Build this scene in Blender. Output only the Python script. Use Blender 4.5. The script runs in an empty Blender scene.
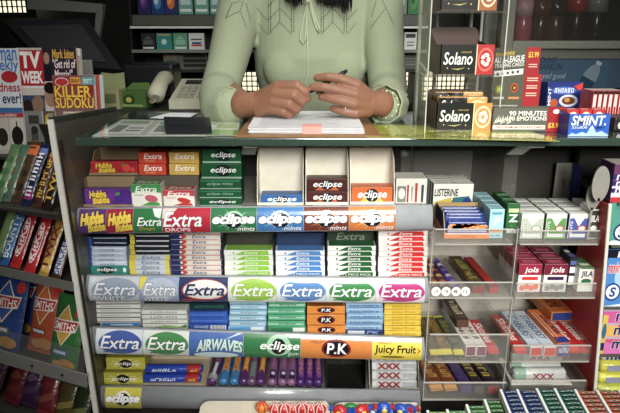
import bpy, bmesh, math, random
from mathutils import Vector as V, Matrix as MX
random.seed(7)
S = bpy.context.scene; COL = S.collection
TH = math.radians(16.5); F = 600.0; CX, CY = 310.0, 206.5; CZ = 1.271
ct, st = math.cos(TH), math.sin(TH)
R = math.radians
def ray(px, py):
    dx = (px-CX)/F; dy = (CY-py)/F
    return V((dx, ct+dy*st, -st+dy*ct))
def P(px, py, Y):
    r = ray(px, py); return V((0,0,CZ)) + r*(Y/r.y)
def PZ(px, py, z):
    r = ray(px, py); return V((0,0,CZ)) + r*((z-CZ)/r.z)
def PP(px, py, o, n):
    r = ray(px, py); c = V((0,0,CZ)); return c + r*((o-c).dot(n)/r.dot(n))

# ---------------------------------------------------------------- materials
MATS = {}
def lin(h):
    o = []
    for i in (0,2,4):
        c = int(h[i:i+2],16)/255
        o.append(c/12.92 if c <= .04045 else ((c+.055)/1.055)**2.4)
    g = .3*o[0]+.59*o[1]+.11*o[2]
    return [x*.9+g*.1 for x in o]
def mat(spec):
    """'rrggbb' or 'rrggbb:kind'; kind: paper (default), g gloss print, s satin, m metal, c clear, w wrapper, k knit, sk skin, e glow"""
    if spec in MATS: return MATS[spec]
    h, _, k = spec.partition(':')
    m = bpy.data.materials.new('mat_'+spec.replace(':','_')); m.use_nodes = True
    nt = m.node_tree; N = nt.nodes; L = nt.links
    b = N['Principled BSDF']; c = lin(h)
    tc = N.new('ShaderNodeTexCoord'); nz = N.new('ShaderNodeTexNoise')
    L.new(tc.outputs['Object'], nz.inputs['Vector'])
    nz.inputs['Scale'].default_value = 60; nz.inputs['Detail'].default_value = 3
    cr = N.new('ShaderNodeValToRGB'); L.new(nz.outputs['Fac'], cr.inputs['Fac'])
    a = .06
    if k == 'k': a = .05
    if k == 'sk': a = .10
    cr.color_ramp.elements[0].position = .3; cr.color_ramp.elements[1].position = .7
    cr.color_ramp.elements[0].color = [x*(1-a) for x in c]+[1]
    cr.color_ramp.elements[1].color = [min(1,x*(1+a*.6)) for x in c]+[1]
    L.new(cr.outputs['Color'], b.inputs['Base Color'])
    b.inputs['Roughness'].default_value = .5
    b.inputs['Specular IOR Level'].default_value = .35
    if k == 'g': b.inputs['Roughness'].default_value = .25; b.inputs['Coat Weight'].default_value = 1.0; b.inputs['Coat Roughness'].default_value = .07
    if k == 's': b.inputs['Roughness'].default_value = .38; b.inputs['Specular IOR Level'].default_value = .2
    if k == 'm': b.inputs['Metallic'].default_value = .9; b.inputs['Roughness'].default_value = .32
    if k == 'w': # crinkled wrapper film
        b.inputs['Roughness'].default_value = .28; b.inputs['Specular IOR Level'].default_value = .6
        bp = N.new('ShaderNodeBump'); bp.inputs['Strength'].default_value = .5; bp.inputs['Distance'].default_value = .004
        n2 = N.new('ShaderNodeTexNoise'); n2.inputs['Scale'].default_value = 70
        L.new(tc.outputs['Object'], n2.inputs['Vector']); L.new(n2.outputs['Fac'], bp.inputs['Height']); L.new(bp.outputs['Normal'], b.inputs['Normal'])
    if k == 'k': # fine knit
        b.inputs['Roughness'].default_value = .9; b.inputs['Specular IOR Level'].default_value = .1
        b.inputs['Sheen Weight'].default_value = .05
        wv = N.new('ShaderNodeTexWave'); wv.inputs['Scale'].default_value = 130; wv.inputs['Distortion'].default_value = 1.5
        L.new(tc.outputs['Object'], wv.inputs['Vector'])
        bp = N.new('ShaderNodeBump'); bp.inputs['Strength'].default_value = .15; bp.inputs['Distance'].default_value = .001
        L.new(wv.outputs['Fac'], bp.inputs['Height']); L.new(bp.outputs['Normal'], b.inputs['Normal'])
        nz.inputs['Scale'].default_value = 300
    if k == 'sk':
        b.inputs['Roughness'].default_value = .45; b.inputs['Subsurface Weight'].default_value = .12
        b.inputs['Subsurface Radius'].default_value = (.01,.004,.002); nz.inputs['Scale'].default_value = 35
        bp = N.new('ShaderNodeBump'); bp.inputs['Strength'].default_value = .15; bp.inputs['Distance'].default_value = .001
        n2 = N.new('ShaderNodeTexNoise'); n2.inputs['Scale'].default_value = 500
        L.new(tc.outputs['Object'], n2.inputs['Vector']); L.new(n2.outputs['Fac'], bp.inputs['Height']); L.new(bp.outputs['Normal'], b.inputs['Normal'])
    if k == 'hr': b.inputs['Roughness'].default_value = .6; b.inputs['Specular IOR Level'].default_value = .12
    if k == 'wood':
        wv = N.new('ShaderNodeTexWave'); wv.inputs['Scale'].default_value = 8; wv.inputs['Distortion'].default_value = 6
        L.new(tc.outputs['Object'], wv.inputs['Vector']); L.new(wv.outputs['Fac'], cr.inputs['Fac'])
    if k == 'e':
        b.inputs['Emission Color'].default_value = c+[1]; b.inputs['Emission Strength'].default_value = 1.5
    if k == 'c': # clear sheet: see-through with a gloss that grows at grazing angles
        out = N['Material Output']; tr = N.new('ShaderNodeBsdfTransparent'); gl = N.new('ShaderNodeBsdfGlossy')
        tr.inputs['Color'].default_value = [.93+.07*x for x in c]+[1]; gl.inputs['Roughness'].default_value = .12
        lw = N.new('ShaderNodeLayerWeight'); pw = N.new('ShaderNodeMath'); pw.operation = 'POWER'; pw.inputs[1].default_value = 4
        L.new(lw.outputs['Facing'], pw.inputs[0]); fr = N.new('ShaderNodeMath'); fr.operation = 'MULTIPLY_ADD'; fr.inputs[1].default_value = .45; fr.inputs[2].default_value = .03
        L.new(pw.outputs[0], fr.inputs[0])
        df = N.new('ShaderNodeBsdfDiffuse'); df.inputs['Color'].default_value = c+[1]
        mx = N.new('ShaderNodeMixShader'); m2 = N.new('ShaderNodeMixShader'); m2.inputs['Fac'].default_value = .07
        L.new(fr.outputs[0], mx.inputs['Fac']); L.new(tr.outputs['BSDF'], mx.inputs[1]); L.new(gl.outputs['BSDF'], mx.inputs[2])
        L.new(mx.outputs['Shader'], m2.inputs[1]); L.new(df.outputs['BSDF'], m2.inputs[2]); L.new(m2.outputs['Shader'], out.inputs['Surface'])
    MATS[spec] = m; return m

# ---------------------------------------------------------------- text outlines
TXT = {}
def _raw_text(s, shear, bold):
    cu = bpy.data.curves.new('t','FONT'); cu.body = s; cu.shear = shear; cu.offset = bold; cu.resolution_u = 3; cu.size = 1
    o = bpy.data.objects.new('t', cu); me = o.to_mesh()
    vs = [(v.co.x, v.co.y) for v in me.vertices]; fs = [tuple(p.vertices) for p in me.polygons]
    o.to_mesh_clear(); bpy.data.objects.remove(o); bpy.data.curves.remove(cu)
    return vs, fs
def text_shape(s, shear, bold):
    k = (s, shear, bold)
    if k not in TXT:
        ref, _ = _raw_text(s, shear, 0)
        x0 = min(v[0] for v in ref); x1 = max(v[0] for v in ref); y0 = min(v[1] for v in ref); y1 = max(v[1] for v in ref)
        vs, fs = _raw_text(s, shear, bold)
        cl = lambda v: min(1.06, max(-.06, v))
        TXT[k] = ([(cl((x-x0)/(x1-x0)), cl((y-y0)/(y1-y0))) for x, y in vs], fs)
    return TXT[k]

class Fr:
    """a printed face: origin, unit u and v, size; art is laid out in 0..1"""
    def __init__(s, o, u, v, W, H, bulge=0):
        s.o = V(o); s.u = V(u).normalized(); s.v = V(v).normalized(); s.W = W; s.H = H; s.n = s.u.cross(s.v).normalized(); s.b = bulge
    def pt(s, a, b, off):
        return s.o + s.u*(a*s.W) + s.v*(b*s.H) + s.n*(off + s.b*(1-(2*b-1)**2))
EPS = .0003
class B:
    def __init__(s): s.bm = bmesh.new(); s.sp = []; s.xf = None
    def mi(s, c):
        if c not in s.sp: s.sp.append(c)
        return s.sp.index(c)
    def face(s, pts, c, smooth=False):
        vs = [s.bm.verts.new(s.xf @ V(p) if s.xf else p) for p in pts]
        f = s.bm.faces.new(vs); f.material_index = s.mi(c); f.smooth = smooth; return f
    def add(s, verts, faces, c, smooth=False):
        m = s.mi(c); vs = [s.bm.verts.new(s.xf @ V(p) if s.xf else p) for p in verts]
        for f in faces:
            try:
                q = s.bm.faces.new([vs[i] for i in f]); q.material_index = m; q.smooth = smooth
            except ValueError: pass
        return s
    def box(s, x0, y0, z0, x1, y1, z1, c, bev=0):
        if x0 > x1: x0, x1 = x1, x0
        if y0 > y1: y0, y1 = y1, y0
        if z0 > z1: z0, z1 = z1, z0
        t = bmesh.new(); bmesh.ops.create_cube(t, size=1)
        for v in t.verts: v.co = V(((x0+x1)/2+v.co.x*(x1-x0), (y0+y1)/2+v.co.y*(y1-y0), (z0+z1)/2+v.co.z*(z1-z0)))
        if bev: bmesh.ops.bevel(t, geom=list(t.edges), offset=bev, segments=2, affect='EDGES', profile=.6)
        t.verts.index_update()
        s.add([v.co.copy() for v in t.verts], [[v.index for v in f.verts] for f in t.faces], c); t.free(); return s
    def hexa(s, b4, t4, c):
        """solid between two quads, each counter-clockwise seen from above"""
        return s.add(list(b4)+list(t4), [(3,2,1,0),(4,5,6,7),(0,1,5,4),(1,2,6,5),(2,3,7,6),(3,0,4,7)], c)
    def plate(s, pts, thick, c):
        """flat outline with thickness thick (a vector)"""
        n = len(pts); t = V(thick); a = [V(p) for p in pts]
        return s.add(a+[p+t for p in a], [list(range(n))[::-1], list(range(n,2*n))]+[(i,(i+1)%n,n+(i+1)%n,n+i) for i in range(n)], c)
    def tube(s, pts, rad, c, n=10, cap=True, smooth=True):
        pts = [V(p) for p in pts]; rad = rad if isinstance(rad,(list,tuple)) else [rad]*len(pts)
        vs = []; fs = []; up = None
        for i, p in enumerate(pts):
            d = (pts[min(i+1,len(pts)-1)]-pts[max(i-1,0)]).normalized()
            if up is None:
                up = V((0,0,1)) if abs(d.z) < .9 else V((1,0,0))
            a = d.cross(up).normalized(); up = a.cross(d).normalized()
            for k in range(n):
                w = 2*math.pi*k/n; vs.append(p+(a*math.cos(w)+up*math.sin(w))*rad[i])
        for i in range(len(pts)-1):
            for k in range(n): fs.append((i*n+k, i*n+(k+1)%n, (i+1)*n+(k+1)%n, (i+1)*n+k))
        s.add(vs, fs, c, smooth)
        if cap:
            m = len(pts)-1
            s.add(vs[:n], [list(range(n))[::-1]], c); s.add(vs[m*n:], [list(range(n))], c)
        return s
    def lathe(s, prof, c, o=(0,0,0), n=20):
        o = V(o); vs = []; fs = []
        for r, z in prof:
            for k in range(n):
                w = 2*math.pi*k/n; vs.append(o+V((r*math.cos(w), r*math.sin(w), z)))
        for i in range(len(prof)-1):
            for k in range(n): fs.append((i*n+k, i*n+(k+1)%n, (i+1)*n+(k+1)%n, (i+1)*n+k))
        fs += [list(range(n))[::-1], [(len(prof)-1)*n+k for k in range(n)]]
        return s.add(vs, fs, c, True)
    def ball(s, o, r, c, sc=(1,1,1), sub=2):
        t = bmesh.new(); bmesh.ops.create_icosphere(t, subdivisions=sub, radius=r); o = V(o); t.verts.index_update()
        s.add([o+V((v.co.x*sc[0], v.co.y*sc[1], v.co.z*sc[2])) for v in t.verts], [[v.index for v in f.verts] for f in t.faces], c, True); t.free(); return s
    # --- printed art on a face
    def _art(s, fr, vs, fs, c, L):
        off = EPS*L
        if fr.b:
            t = bmesh.new(); q = [t.verts.new((x,y,0)) for x, y in vs]
            for f in fs:
                try: t.faces.new([q[i] for i in f])
                except ValueError: pass
            for k in range(1,10):
                bmesh.ops.bisect_plane(t, geom=list(t.verts)+list(t.edges)+list(t.faces), plane_co=(0,k/10,0), plane_no=(0,1,0))
                if getattr(fr,'both',False): bmesh.ops.bisect_plane(t, geom=list(t.verts)+list(t.edges)+list(t.faces), plane_co=(k/10,0,0), plane_no=(1,0,0))
            t.verts.index_update()
            vs = [(v.co.x, v.co.y) for v in t.verts]; fs = [[v.index for v in f.verts] for f in t.faces]; t.free()
        s.add([fr.pt(x,y,off) for x, y in vs], fs, c, bool(fr.b)); return s
    def poly(s, fr, pts, c, L=1): return s._art(fr, pts, [list(range(len(pts)))], c, L)
    def rect(s, fr, a0, b0, a1, b1, c, L=1): return s.poly(fr, [(a0,b0),(a1,b0),(a1,b1),(a0,b1)], c, L)
    def ell(s, fr, cx, cy, rx, ry, c, L=1, rot=0, n=24, lo=-1, hi=2):
        pts = []
        k = fr.W/fr.H
        for i in range(n):
            w = 2*math.pi*i/n; x = rx*math.cos(w); y = ry*math.sin(w)/k
            X = x*math.cos(rot)-y*math.sin(rot); Y = (x*math.sin(rot)+y*math.cos(rot))*k
            pts.append((min(max(cx+X,lo),hi), cy+Y))
        return s.poly(fr, pts, c, L)
    def text(s, fr, t, a0, b0, a1, b1, c, L=2, sh=0, bold=.02, oc=None, ob=.07, rise=0, arc=0):
        bold *= .4; ob *= .5
        if t[0] == '~':                              # lettering too small to read: irregular strokes
            rs = random.Random(t); n = len(t)-1; wd = 1/n
            for i in range(n):
                x = i*wd+wd*.08; e = x+wd*rs.uniform(.62,.84); k = rs.choice((0,1,2,3)); lo = 0; hi = rs.uniform(.72,1); th = wd*.24
                q = lambda u, v: (a0+u*(a1-a0)+sh*.25*(v-.5)*(b1-b0), b0+v*(b1-b0)+rise*u)
                s.poly(fr,[q(x,lo),q(x+th,lo),q(x+th,hi),q(x,hi)],c,L)
                if k != 1: s.poly(fr,[q(e-th,lo),q(e,lo),q(e,hi*.9),q(e-th,hi*.9)],c,L)
                v = rs.choice((.0,.4,.75)); s.poly(fr,[q(x,v),q(e,v),q(e,v+.2),q(x,v+.2)],c,L)
                if k == 3: s.poly(fr,[q(x,.75),q(e,.75),q(e,.93),q(x,.93)],c,L)
            return s
        def put(bd, col, l):
            vs, fs = text_shape(t, sh, bd)
            s._art(fr, [(a0+x*(a1-a0), b0+y*(b1-b0)+rise*x+arc*(1-(2*x-1)**2)) for x, y in vs], fs, col, l)
        if oc: put(bold+ob, oc, L-.5)
        put(bold, c, L); return s
    def mesh(s, name, fix=True):
        if fix: bmesh.ops.recalc_face_normals(s.bm, faces=list(s.bm.faces)) if False else None
        me = bpy.data.meshes.new(name); s.bm.to_mesh(me); s.bm.free()
        for c in s.sp: me.materials.append(mat(c))
        return me
    def build(s, name, parent=None, loc=None): return obj(name, s.mesh(name), parent, loc)

def obj(name, me, parent=None, loc=None, rz=0):
    o = bpy.data.objects.new(name, me); COL.objects.link(o)
    if parent: o.parent = parent
    if loc is not None: o.location = loc
    if rz: o.rotation_euler[2] = rz
    return o
def tag(o, label, cat, group=None, kind=None):
    o['label'] = label; o['category'] = cat
    if group: o['group'] = group
    if kind: o['kind'] = kind
    return o
def thing(name, label, cat, loc=(0,0,0), rz=0, group=None):
    o = bpy.data.objects.new(name, None); COL.objects.link(o); o.location = loc; o.rotation_euler = (0,0,rz); o.empty_display_size = .05
    return tag(o, label, cat, group)
def structure(o): o['kind'] = 'structure'; return o
def copy_tree(o, parent=None):
    c = o.copy(); COL.objects.link(c)
    if parent: c.parent = parent
    for ch in list(o.children): copy_tree(ch, c)
    return c
NTH = ['topmost','second','third','fourth','fifth','sixth','seventh','eighth','ninth','tenth','eleventh','twelfth']
def from_top(j, n):
    if j == 0: return 'topmost of its stack'
    if j == n-1: return 'bottom of its stack'
    return NTH[j]+' from the top of its stack'
def nth(j): return 'first' if j == 0 else NTH[j]

def front(w, h, z=0): return Fr((-w/2,0,z), (1,0,0), (0,0,1), w, h)      # a box's face towards the shopper
def top(w, d, h): return Fr((-w/2,0,h), (1,0,0), (0,1,0), w, d)
def right(w, d, h): return Fr((w/2,0,0), (0,1,0), (0,0,1), d, h)
def left(w, d, h): return Fr((-w/2,d,0), (0,-1,0), (0,0,1), d, h)
def span(x0, x1, y, Y):
    """width and centre of a face from its pixel columns at depth Y"""
    a = P(x0,y,Y); b = P(x1,y,Y); return b.x-a.x, (a.x+b.x)/2, (a.z+b.z)/2
def hz(y0, y1, Y, x=310): return abs(P(x,y0,Y).z-P(x,y1,Y).z)
EOL_CORE = 0
# ================================================================ setting
b = B(); b.box(-2.6,-1.6,-.05,2.6,3.4,0,'6b655c'); structure(b.build('floor'))
b = B(); b.box(-2.6,2.62,0,2.6,2.72,2.7,'1f211d'); structure(b.build('wall_back'))
b = B(); b.box(-2.7,.4,0,-2.6,2.72,2.7,'23241f'); structure(b.build('wall_left'))
b = B(); b.box(2.6,.4,0,2.7,2.72,2.7,'23241f'); structure(b.build('wall_right'))
b = B(); b.box(-2.7,.75,2.7,2.7,2.72,2.78,'4a4a44'); structure(b.build('ceiling'))

# perforated window openings in the back wall, daylight behind them
def mesh_window(name, x0, y0, x1, y1, Y, step):
    a = P(x0,y1,Y); c = P(x1,y0,Y)
    b = B(); b.box(a.x, Y+.03, a.z, c.x, Y+.034, c.z, 'fff3c8:e'); w = structure(b.build(name))
    b = B(); n = int((c.x-a.x)/step); 
    for i in range(n+1):
        x = a.x+(c.x-a.x)*i/max(n,1); b.box(x-.0022, Y, a.z, x+.0022, Y+.006, c.z, '15150f')
    m = int((c.z-a.z)/step)
    for i in range(m+1):
        z = a.z+(c.z-a.z)*i/max(m,1); b.box(a.x, Y-.004, z-.0022, c.x, Y+.002, z+.0022, '15150f')
    g = b.build('window_grille', w)
    b = B()
    for (p, q, r, s) in ((a.x-.02,a.z-.02,c.x+.02,a.z),(a.x-.02,c.z,c.x+.02,c.z+.02),(a.x-.02,a.z,a.x,c.z),(c.x,a.z,c.x+.02,c.z)):
        b.box(p,Y-.01,q,r,Y+.035,s,'24241e')
    b.build('window_frame', w)
mesh_window('window_1', 232, 71, 262, 101, 2.5, .0185)
mesh_window('window_2', 364, 71, 484, 101, 2.5, .0185)
mesh_window('window_3', -12, -6, 25, 13, 2.5, .0185)

# ================================================================ the counter with its gum stand
GF, GB = .97, 1.30                                   # front and back of the glass top
counter = thing('display_counter', 'glass topped shop counter with four tiers of curved gum label rails', 'counter', (0,1.0,0))
def cpart(b, name, par=None):
    o = b.build(name, par or counter)
    if par is None: o.location = (0,-1.0,0)
    return o
b = B(); b.box(-.385,GF,1.0865,.75,GB,1.10,'33453a:g',.002); cpart(b,'glass_top')
b = B(); b.box(-.395,1.262,0,.215,1.285,1.084,'3b3731'); cpart(b,'back_panel')
b = B(); b.box(-.395,1.03,0,.215,1.26,.42,'4a4640'); cpart(b,'plinth')
# left side: dark panel with a bright metal front edge, sloping top
def edge(px,py,Y): p = P(px,py,Y); return V((-.4075,p.y,p.z))
A0 = V((-.4045,.930,P(50,122,.930).z)); A1 = V((-.4045,.985,.42)); A2 = V((-.428,1.31,.42)); A3 = V((-.428,1.31,P(125,110,1.31).z))
b = B(); b.plate([A0,A1,A2,A3],(.006,0,0),'57544c:s'); sp = cpart(b,'side_panel')
b = B(); w = V((0,-.005,0))
b.plate([A0+V((-.0012,0,.004)),A0+w+V((-.0012,0,.004)),A1+w+V((-.0012,0,0)),A1+V((-.0012,0,0))],(.0085,0,0),'d9d6cc:s'); cpart(b,'edge_trim')['label'] = 'bright metal front edge of the side panel'
b = B(); up = V((0,0,.007)); b.hexa([A0+V((-.001,0,.0005)),A0+V((.008,0,.0005)),A3+V((.008,0,.0005)),A3+V((-.001,0,.0005))],[A0+V((-.001,0,0))+up,A0+V((.008,0,0))+up,A3+V((.008,0,0))+up,A3+V((-.001,0,0))+up],'2b2f2b:s'); cpart(b,'top_trim')
b = B(); b.plate([A0+V((.0062,.010,-.03)),A0+V((.0062,.018,-.03)),A1+V((.0062,.018,0)),A1+V((.0062,.010,0))],(.003,0,0),'6f6a5c:m'); cpart(b,'inner_strip')

class FrQ:
    """printed face between four corners, bulging towards n"""
    def __init__(s, bl, br, tl, tr, n, b): s.c = (V(bl),V(br),V(tl),V(tr)); s.n = V(n); s.b = b; s.W = (s.c[1]-s.c[0]).length; s.H = (s.c[2]-s.c[0]).length
    def base(s, a, t):
        bl,br,tl,tr = s.c; return (bl*(1-a)+br*a)*(1-t) + (tl*(1-a)+tr*a)*t
    def pt(s, a, t, off): return s.base(a,t) + s.n*(off + s.b*(1-(2*t-1)**2))
    def sub(s, a0, a1):
        return FrQ(s.base(a0,0), s.base(a1,0), s.base(a0,1), s.base(a1,1), s.n, s.b)
RAILS = [(78,208,234, 432,205,230), (87,275,301, 428,278,303), (92,327,354, 424,338,360.5), (101,386,408, 420,391,413)]
RY = .992
def shelf_z(k, X):
    xl,yl,_,xr,yr,_ = RAILS[k]; a = P(xl,yl-.8,1.03); c = P(xr,yr-.8,1.03)
    return a.z+(c.z-a.z)*(X-a.x)/(c.x-a.x)
RF = []
for k,(xl,tl,bl,xr,tr,br) in enumerate(RAILS):
    q = FrQ(P(xl,bl,RY),P(xr,br,RY),P(xl,tl,RY),P(xr,tr,RY),(0,-1,0),.008); RF.append(q)
    xa, xb = -.397, .2105
    za, zb = shelf_z(k,xa), shelf_z(k,xb); t = .006
    b = B(); b.hexa([(xa,1.0,za-t),(xb,1.0,zb-t),(xb,1.26,zb-t),(xa,1.26,za-t)],[(xa,1.0,za),(xb,1.0,zb),(xb,1.26,zb),(xa,1.26,za)],'8f8d86:s'); cpart(b,'shelf')
    b = B(); n = 10; vs = []; fs = []; body = 'aaaeb2:g' if k < 3 else '8d9093:g'
    for i in range(n+1):
        vs += [q.pt(0,i/n,0), q.pt(1,i/n,0)]
    for i in range(n): fs.append((2*i,2*i+1,2*i+3,2*i+2))
    m = len(vs); vs += [q.c[0]+V((0,.006,0)), q.c[1]+V((0,.006,0)), q.c[2]+V((0,.006,0)), q.c[3]+V((0,.006,0))]
    fs += [(m,m+2,m+3,m+1),(0,m,m+1,1),(2*n,2*n+1,m+3,m+2)]
    fs += [[2*i for i in range(n+1)]+[m+2,m], [2*i+1 for i in range(n+1)][::-1]+[m+1,m+3]]
    b.add(vs,fs,body,True)
    rail = b.mesh('label_rail'); rail = obj('label_rail', rail, counter); rail.location = (0,-1.0,0)
    RF[k] = (q, rail)
def insert(k, x0, x1, draw, what):
    q, rail = RF[k]; xl, xr = RAILS[k][0], RAILS[k][3]
    f = q.sub((x0-xl)/(xr-xl), (x1-xl)/(xr-xl)); b = B(); draw(b, f)
    o = b.build('label_insert', rail); o['label'] = what
def L_hubba(bg):
    def d(b,f):
        b.rect(f,0,.04,1,.96,bg+':g',1); b.poly(f,[(0,.04),(.3,.04),(.55,.96),(.1,.96)],bg+':g',1.3)
        b.text(f,'Hubba',.10,.38,.92,.78,'f2d23a:g',3,.1,.16,'5a1420:g',.09,rise=.12); b.text(f,'Bubba',.36,.10,.98,.42,'f2d23a:g',3,.1,.16,'5a1420:g',.09,rise=.08)
    return d
def L_extra(bg, oval, corner=None, line='8a8f98', tx='f4f4f4', oc=None, sub=None):
    def d(b,f):
        b.rect(f,0,.03,1,.97,bg+':g',1)
        if oval: b.ell(f,.53,.5,.47,.44,oval+':g',2,n=28)
        if corner: b.poly(f,[(0,.97),(.2,.97),(.05,.55),(0,.5)],corner+':g',2.5)
        b.text(f,'Extra',.10,.30,.93,.76,tx+':g',4,.25,.03,(oc or '2b3f6a')+':g',.05)
        b.rect(f,.15,.12,.7,.17,line+':g',3)
        if sub: b.text(f,sub,.1,.06,.72,.24,'f4f4f4:g',4,0,.02)
    return d
def L_eclipse(bg, burst, dark='1d2430', mints=True):
    def d(b,f):
        b.rect(f,0,.03,1,.97,bg+':g',1)
        for i in range(22):
            w = 2*math.pi*i/22; r = .44 if i%2 else .32
            b.poly(f,[(.5+.02*math.cos(w+1.57),.5+.04*math.sin(w+1.57)),(.5-.02*math.cos(w+1.57),.5-.04*math.sin(w+1.57)),(.5+r*math.cos(w),.5+r*1.05*math.sin(w))],burst+':g',1.6)
        b.ell(f,.5,.54,.23,.33,burst+':g',2); b.ell(f,.5,.5,.20,.29,dark+':g',2.6)
        b.text(f,'eclipse',.05,.30,.95,.76,'ffffff:g',4,.22,.12,dark+':g',.05)
        if mints: b.text(f,'mints',.58,.08,.96,.26,'ffffff:g',4,.25,.04)
    return d
insert(0,80,107,L_hubba('5d3a78'),'purple bubblegum insert'); insert(0,107.5,134,L_hubba('a82240'),'red bubblegum insert')
def d(b,f):
    b.rect(f,0,.03,1,.97,'2f7d45:g',1); b.text(f,'Extra',.14,.34,.98,.66,'ffffff:g',3,.22,.03); b.text(f,'Drops',.2,.12,.75,.28,'e8a33a:g',3,.2,.02)
    b.poly(f,[(.65,.97),(.98,.97),(.95,.6),(.75,.7)],'e8efe8:g',2)
insert(0,134.5,163,d,'green drops insert')
def d(b,f):
    b.rect(f,0,.03,1,.97,'c0243a:g',1); b.poly(f,[(0,.97),(.3,.97),(.1,.6),(0,.62)],'e9d9d2:g',1.6); b.text(f,'Extra',.02,.30,.82,.84,'ffffff:g',3,.22,.04,'6a0f1c:g',.03); b.text(f,'DROPS',.06,.08,.58,.24,'ffffff:g',3,0,.03)
insert(0,163.5,211,d,'red drops insert')
insert(0,211.5,257,L_eclipse('2f7a4c','a9d6b4'),'green mints insert'); insert(0,257.5,303.5,L_eclipse('3f7fc0','bcd9ef'),'blue mints insert')
insert(0,304,348.5,L_eclipse('7a3a2a','e59a62'),'brown mints insert'); insert(0,349,395,L_eclipse('e07f2e','ffd9a0'),'orange mints insert')
insert(1,90,140,L_extra('c9ced6','97a2b8',None,'6d7689','e9ecf2','5f6b88','WHITE'),'silver white gum insert')
insert(1,140.5,179,L_extra('9aa9c9','b7c0d2','e3d23c','6d7689','f0f2f6','5f6b88','WHITE'),'silver gum insert with yellow corner')
def d(b,f):
    b.rect(f,0,.03,1,.97,'2f3a66:g',1); b.ell(f,.53,.5,.47,.42,'c24a38:g',1.6); b.ell(f,.54,.52,.45,.37,'f0ece8:g',2.2)
    b.text(f,'Extra',.12,.32,.93,.74,'3a4068:g',4,.25,.05); b.rect(f,.06,.08,.62,.15,'b8402c:g',3)
insert(1,179.5,228,d,'navy gum insert')
insert(1,228.5,276.5,L_extra('e3e9dc','9cc93c',None,'8fb84a','f7fbef','7ea636'),'lime gum insert')
insert(1,277,325.5,L_extra('dfe6ee','5d8fcb',None,'4f7fb9','f4f8fc','3d66a2'),'blue gum insert')
insert(1,326,374.5,L_extra('dfe8df','3f8f4d',None,'3b7a45','f2faf2','2c6a38'),'green gum insert')
insert(1,375,424,L_extra('f0e4ea','c2347f',None,'c04a88','fdf2f8','97205f'),'pink gum insert')
insert(2,97,143,L_extra('dfe3ea','4a63ae',None,'6f7fb0','ffffff','273d85'),'white insert with a blue oval')
insert(2,143.5,189,L_extra('dfe6df','4a8f52',None,'5f9566','ffffff','2a6636'),'white insert with a green oval')
def d(b,f):
    b.rect(f,0,.03,1,.97,'4a6fb4:g',1); b.poly(f,[(.62,.72),(1,.97),(.9,.97)],'cfe0f2:g',1.6); b.ell(f,.5,.1,.42,.14,'d8ecf2:g',1.6)
    b.text(f,'AIRWAVES',.14,.26,.99,.66,'d5eae4:g',4,.2,.10,'2a665a:g',.10,arc=.1)
insert(2,189.5,243,d,'blue menthol gum insert')
def d(b,f):
    b.rect(f,0,.03,1,.97,'357d4a:g',1); b.ell(f,.62,.55,.22,.42,'9fd0ad:g',1.6); b.ell(f,.62,.52,.13,.32,'16201c:g',2.2); b.text(f,'eclipse',.30,.34,.98,.74,'ffffff:g',4,.22,.05); b.text(f,'gum',.78,.1,.97,.3,'dfeee2:g',4,.2,.02)
insert(2,243.5,300,d,'green mint gum insert')
def d(b,f):
    b.rect(f,0,.03,1,.97,'e08636:g',1); b.ell(f,.5,.5,.21,.38,'8a1f1c:g',1.6); b.ell(f,.5,.5,.18,.3,'1c1a1c:g',2.2); b.text(f,'P.K',.37,.3,.64,.72,'ffffff:g',4,.1,.06); b.text(f,"WRIGLEY'S",.14,.72,.34,.82,'7a3a16:g',3,0,.01)
insert(2,300.5,371,d,'orange pellet gum insert')
def d(b,f):
    b.rect(f,0,.03,1,.97,'f3d83a:g',1); b.text(f,'Juicy Fruit',.05,.32,.88,.72,'1f1f1f:g',4,.1,.05); b.poly(f,[(.9,.36),(.98,.52),(.9,.66),(.94,.52)],'c23a2a:g',3); b.ell(f,.42,.2,.25,.05,'6f5a14:g',2); b.text(f,"WRIGLEY'S",.12,.76,.4,.84,'4a3a10:g',3,0,.01)
insert(2,371.5,421,d,'yellow fruit gum insert')
insert(3,106,142,L_eclipse('c9bf3a','f0ecc0','23241c',False),'yellow mints insert')
# clip brackets under the glass
for (x0,y0,x1,y1,lab) in ((243,142.5,258,147,None),(528,147,545,151,None)):
    a = P(x0,y1,1.0); c = P(x1,y0,1.0)
    b = B(); b.box(a.x,1.0,1.078,c.x,1.02,1.0862,'f2efe6:s',.001); b.plate([(a.x,1.02,1.0862),(c.x,1.02,1.0862),(c.x-.012,1.07,1.052),(a.x-.012,1.07,1.052)],(0,.003,.002),'c9c6ba:s'); cpart(b,'glass_bracket')
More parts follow.
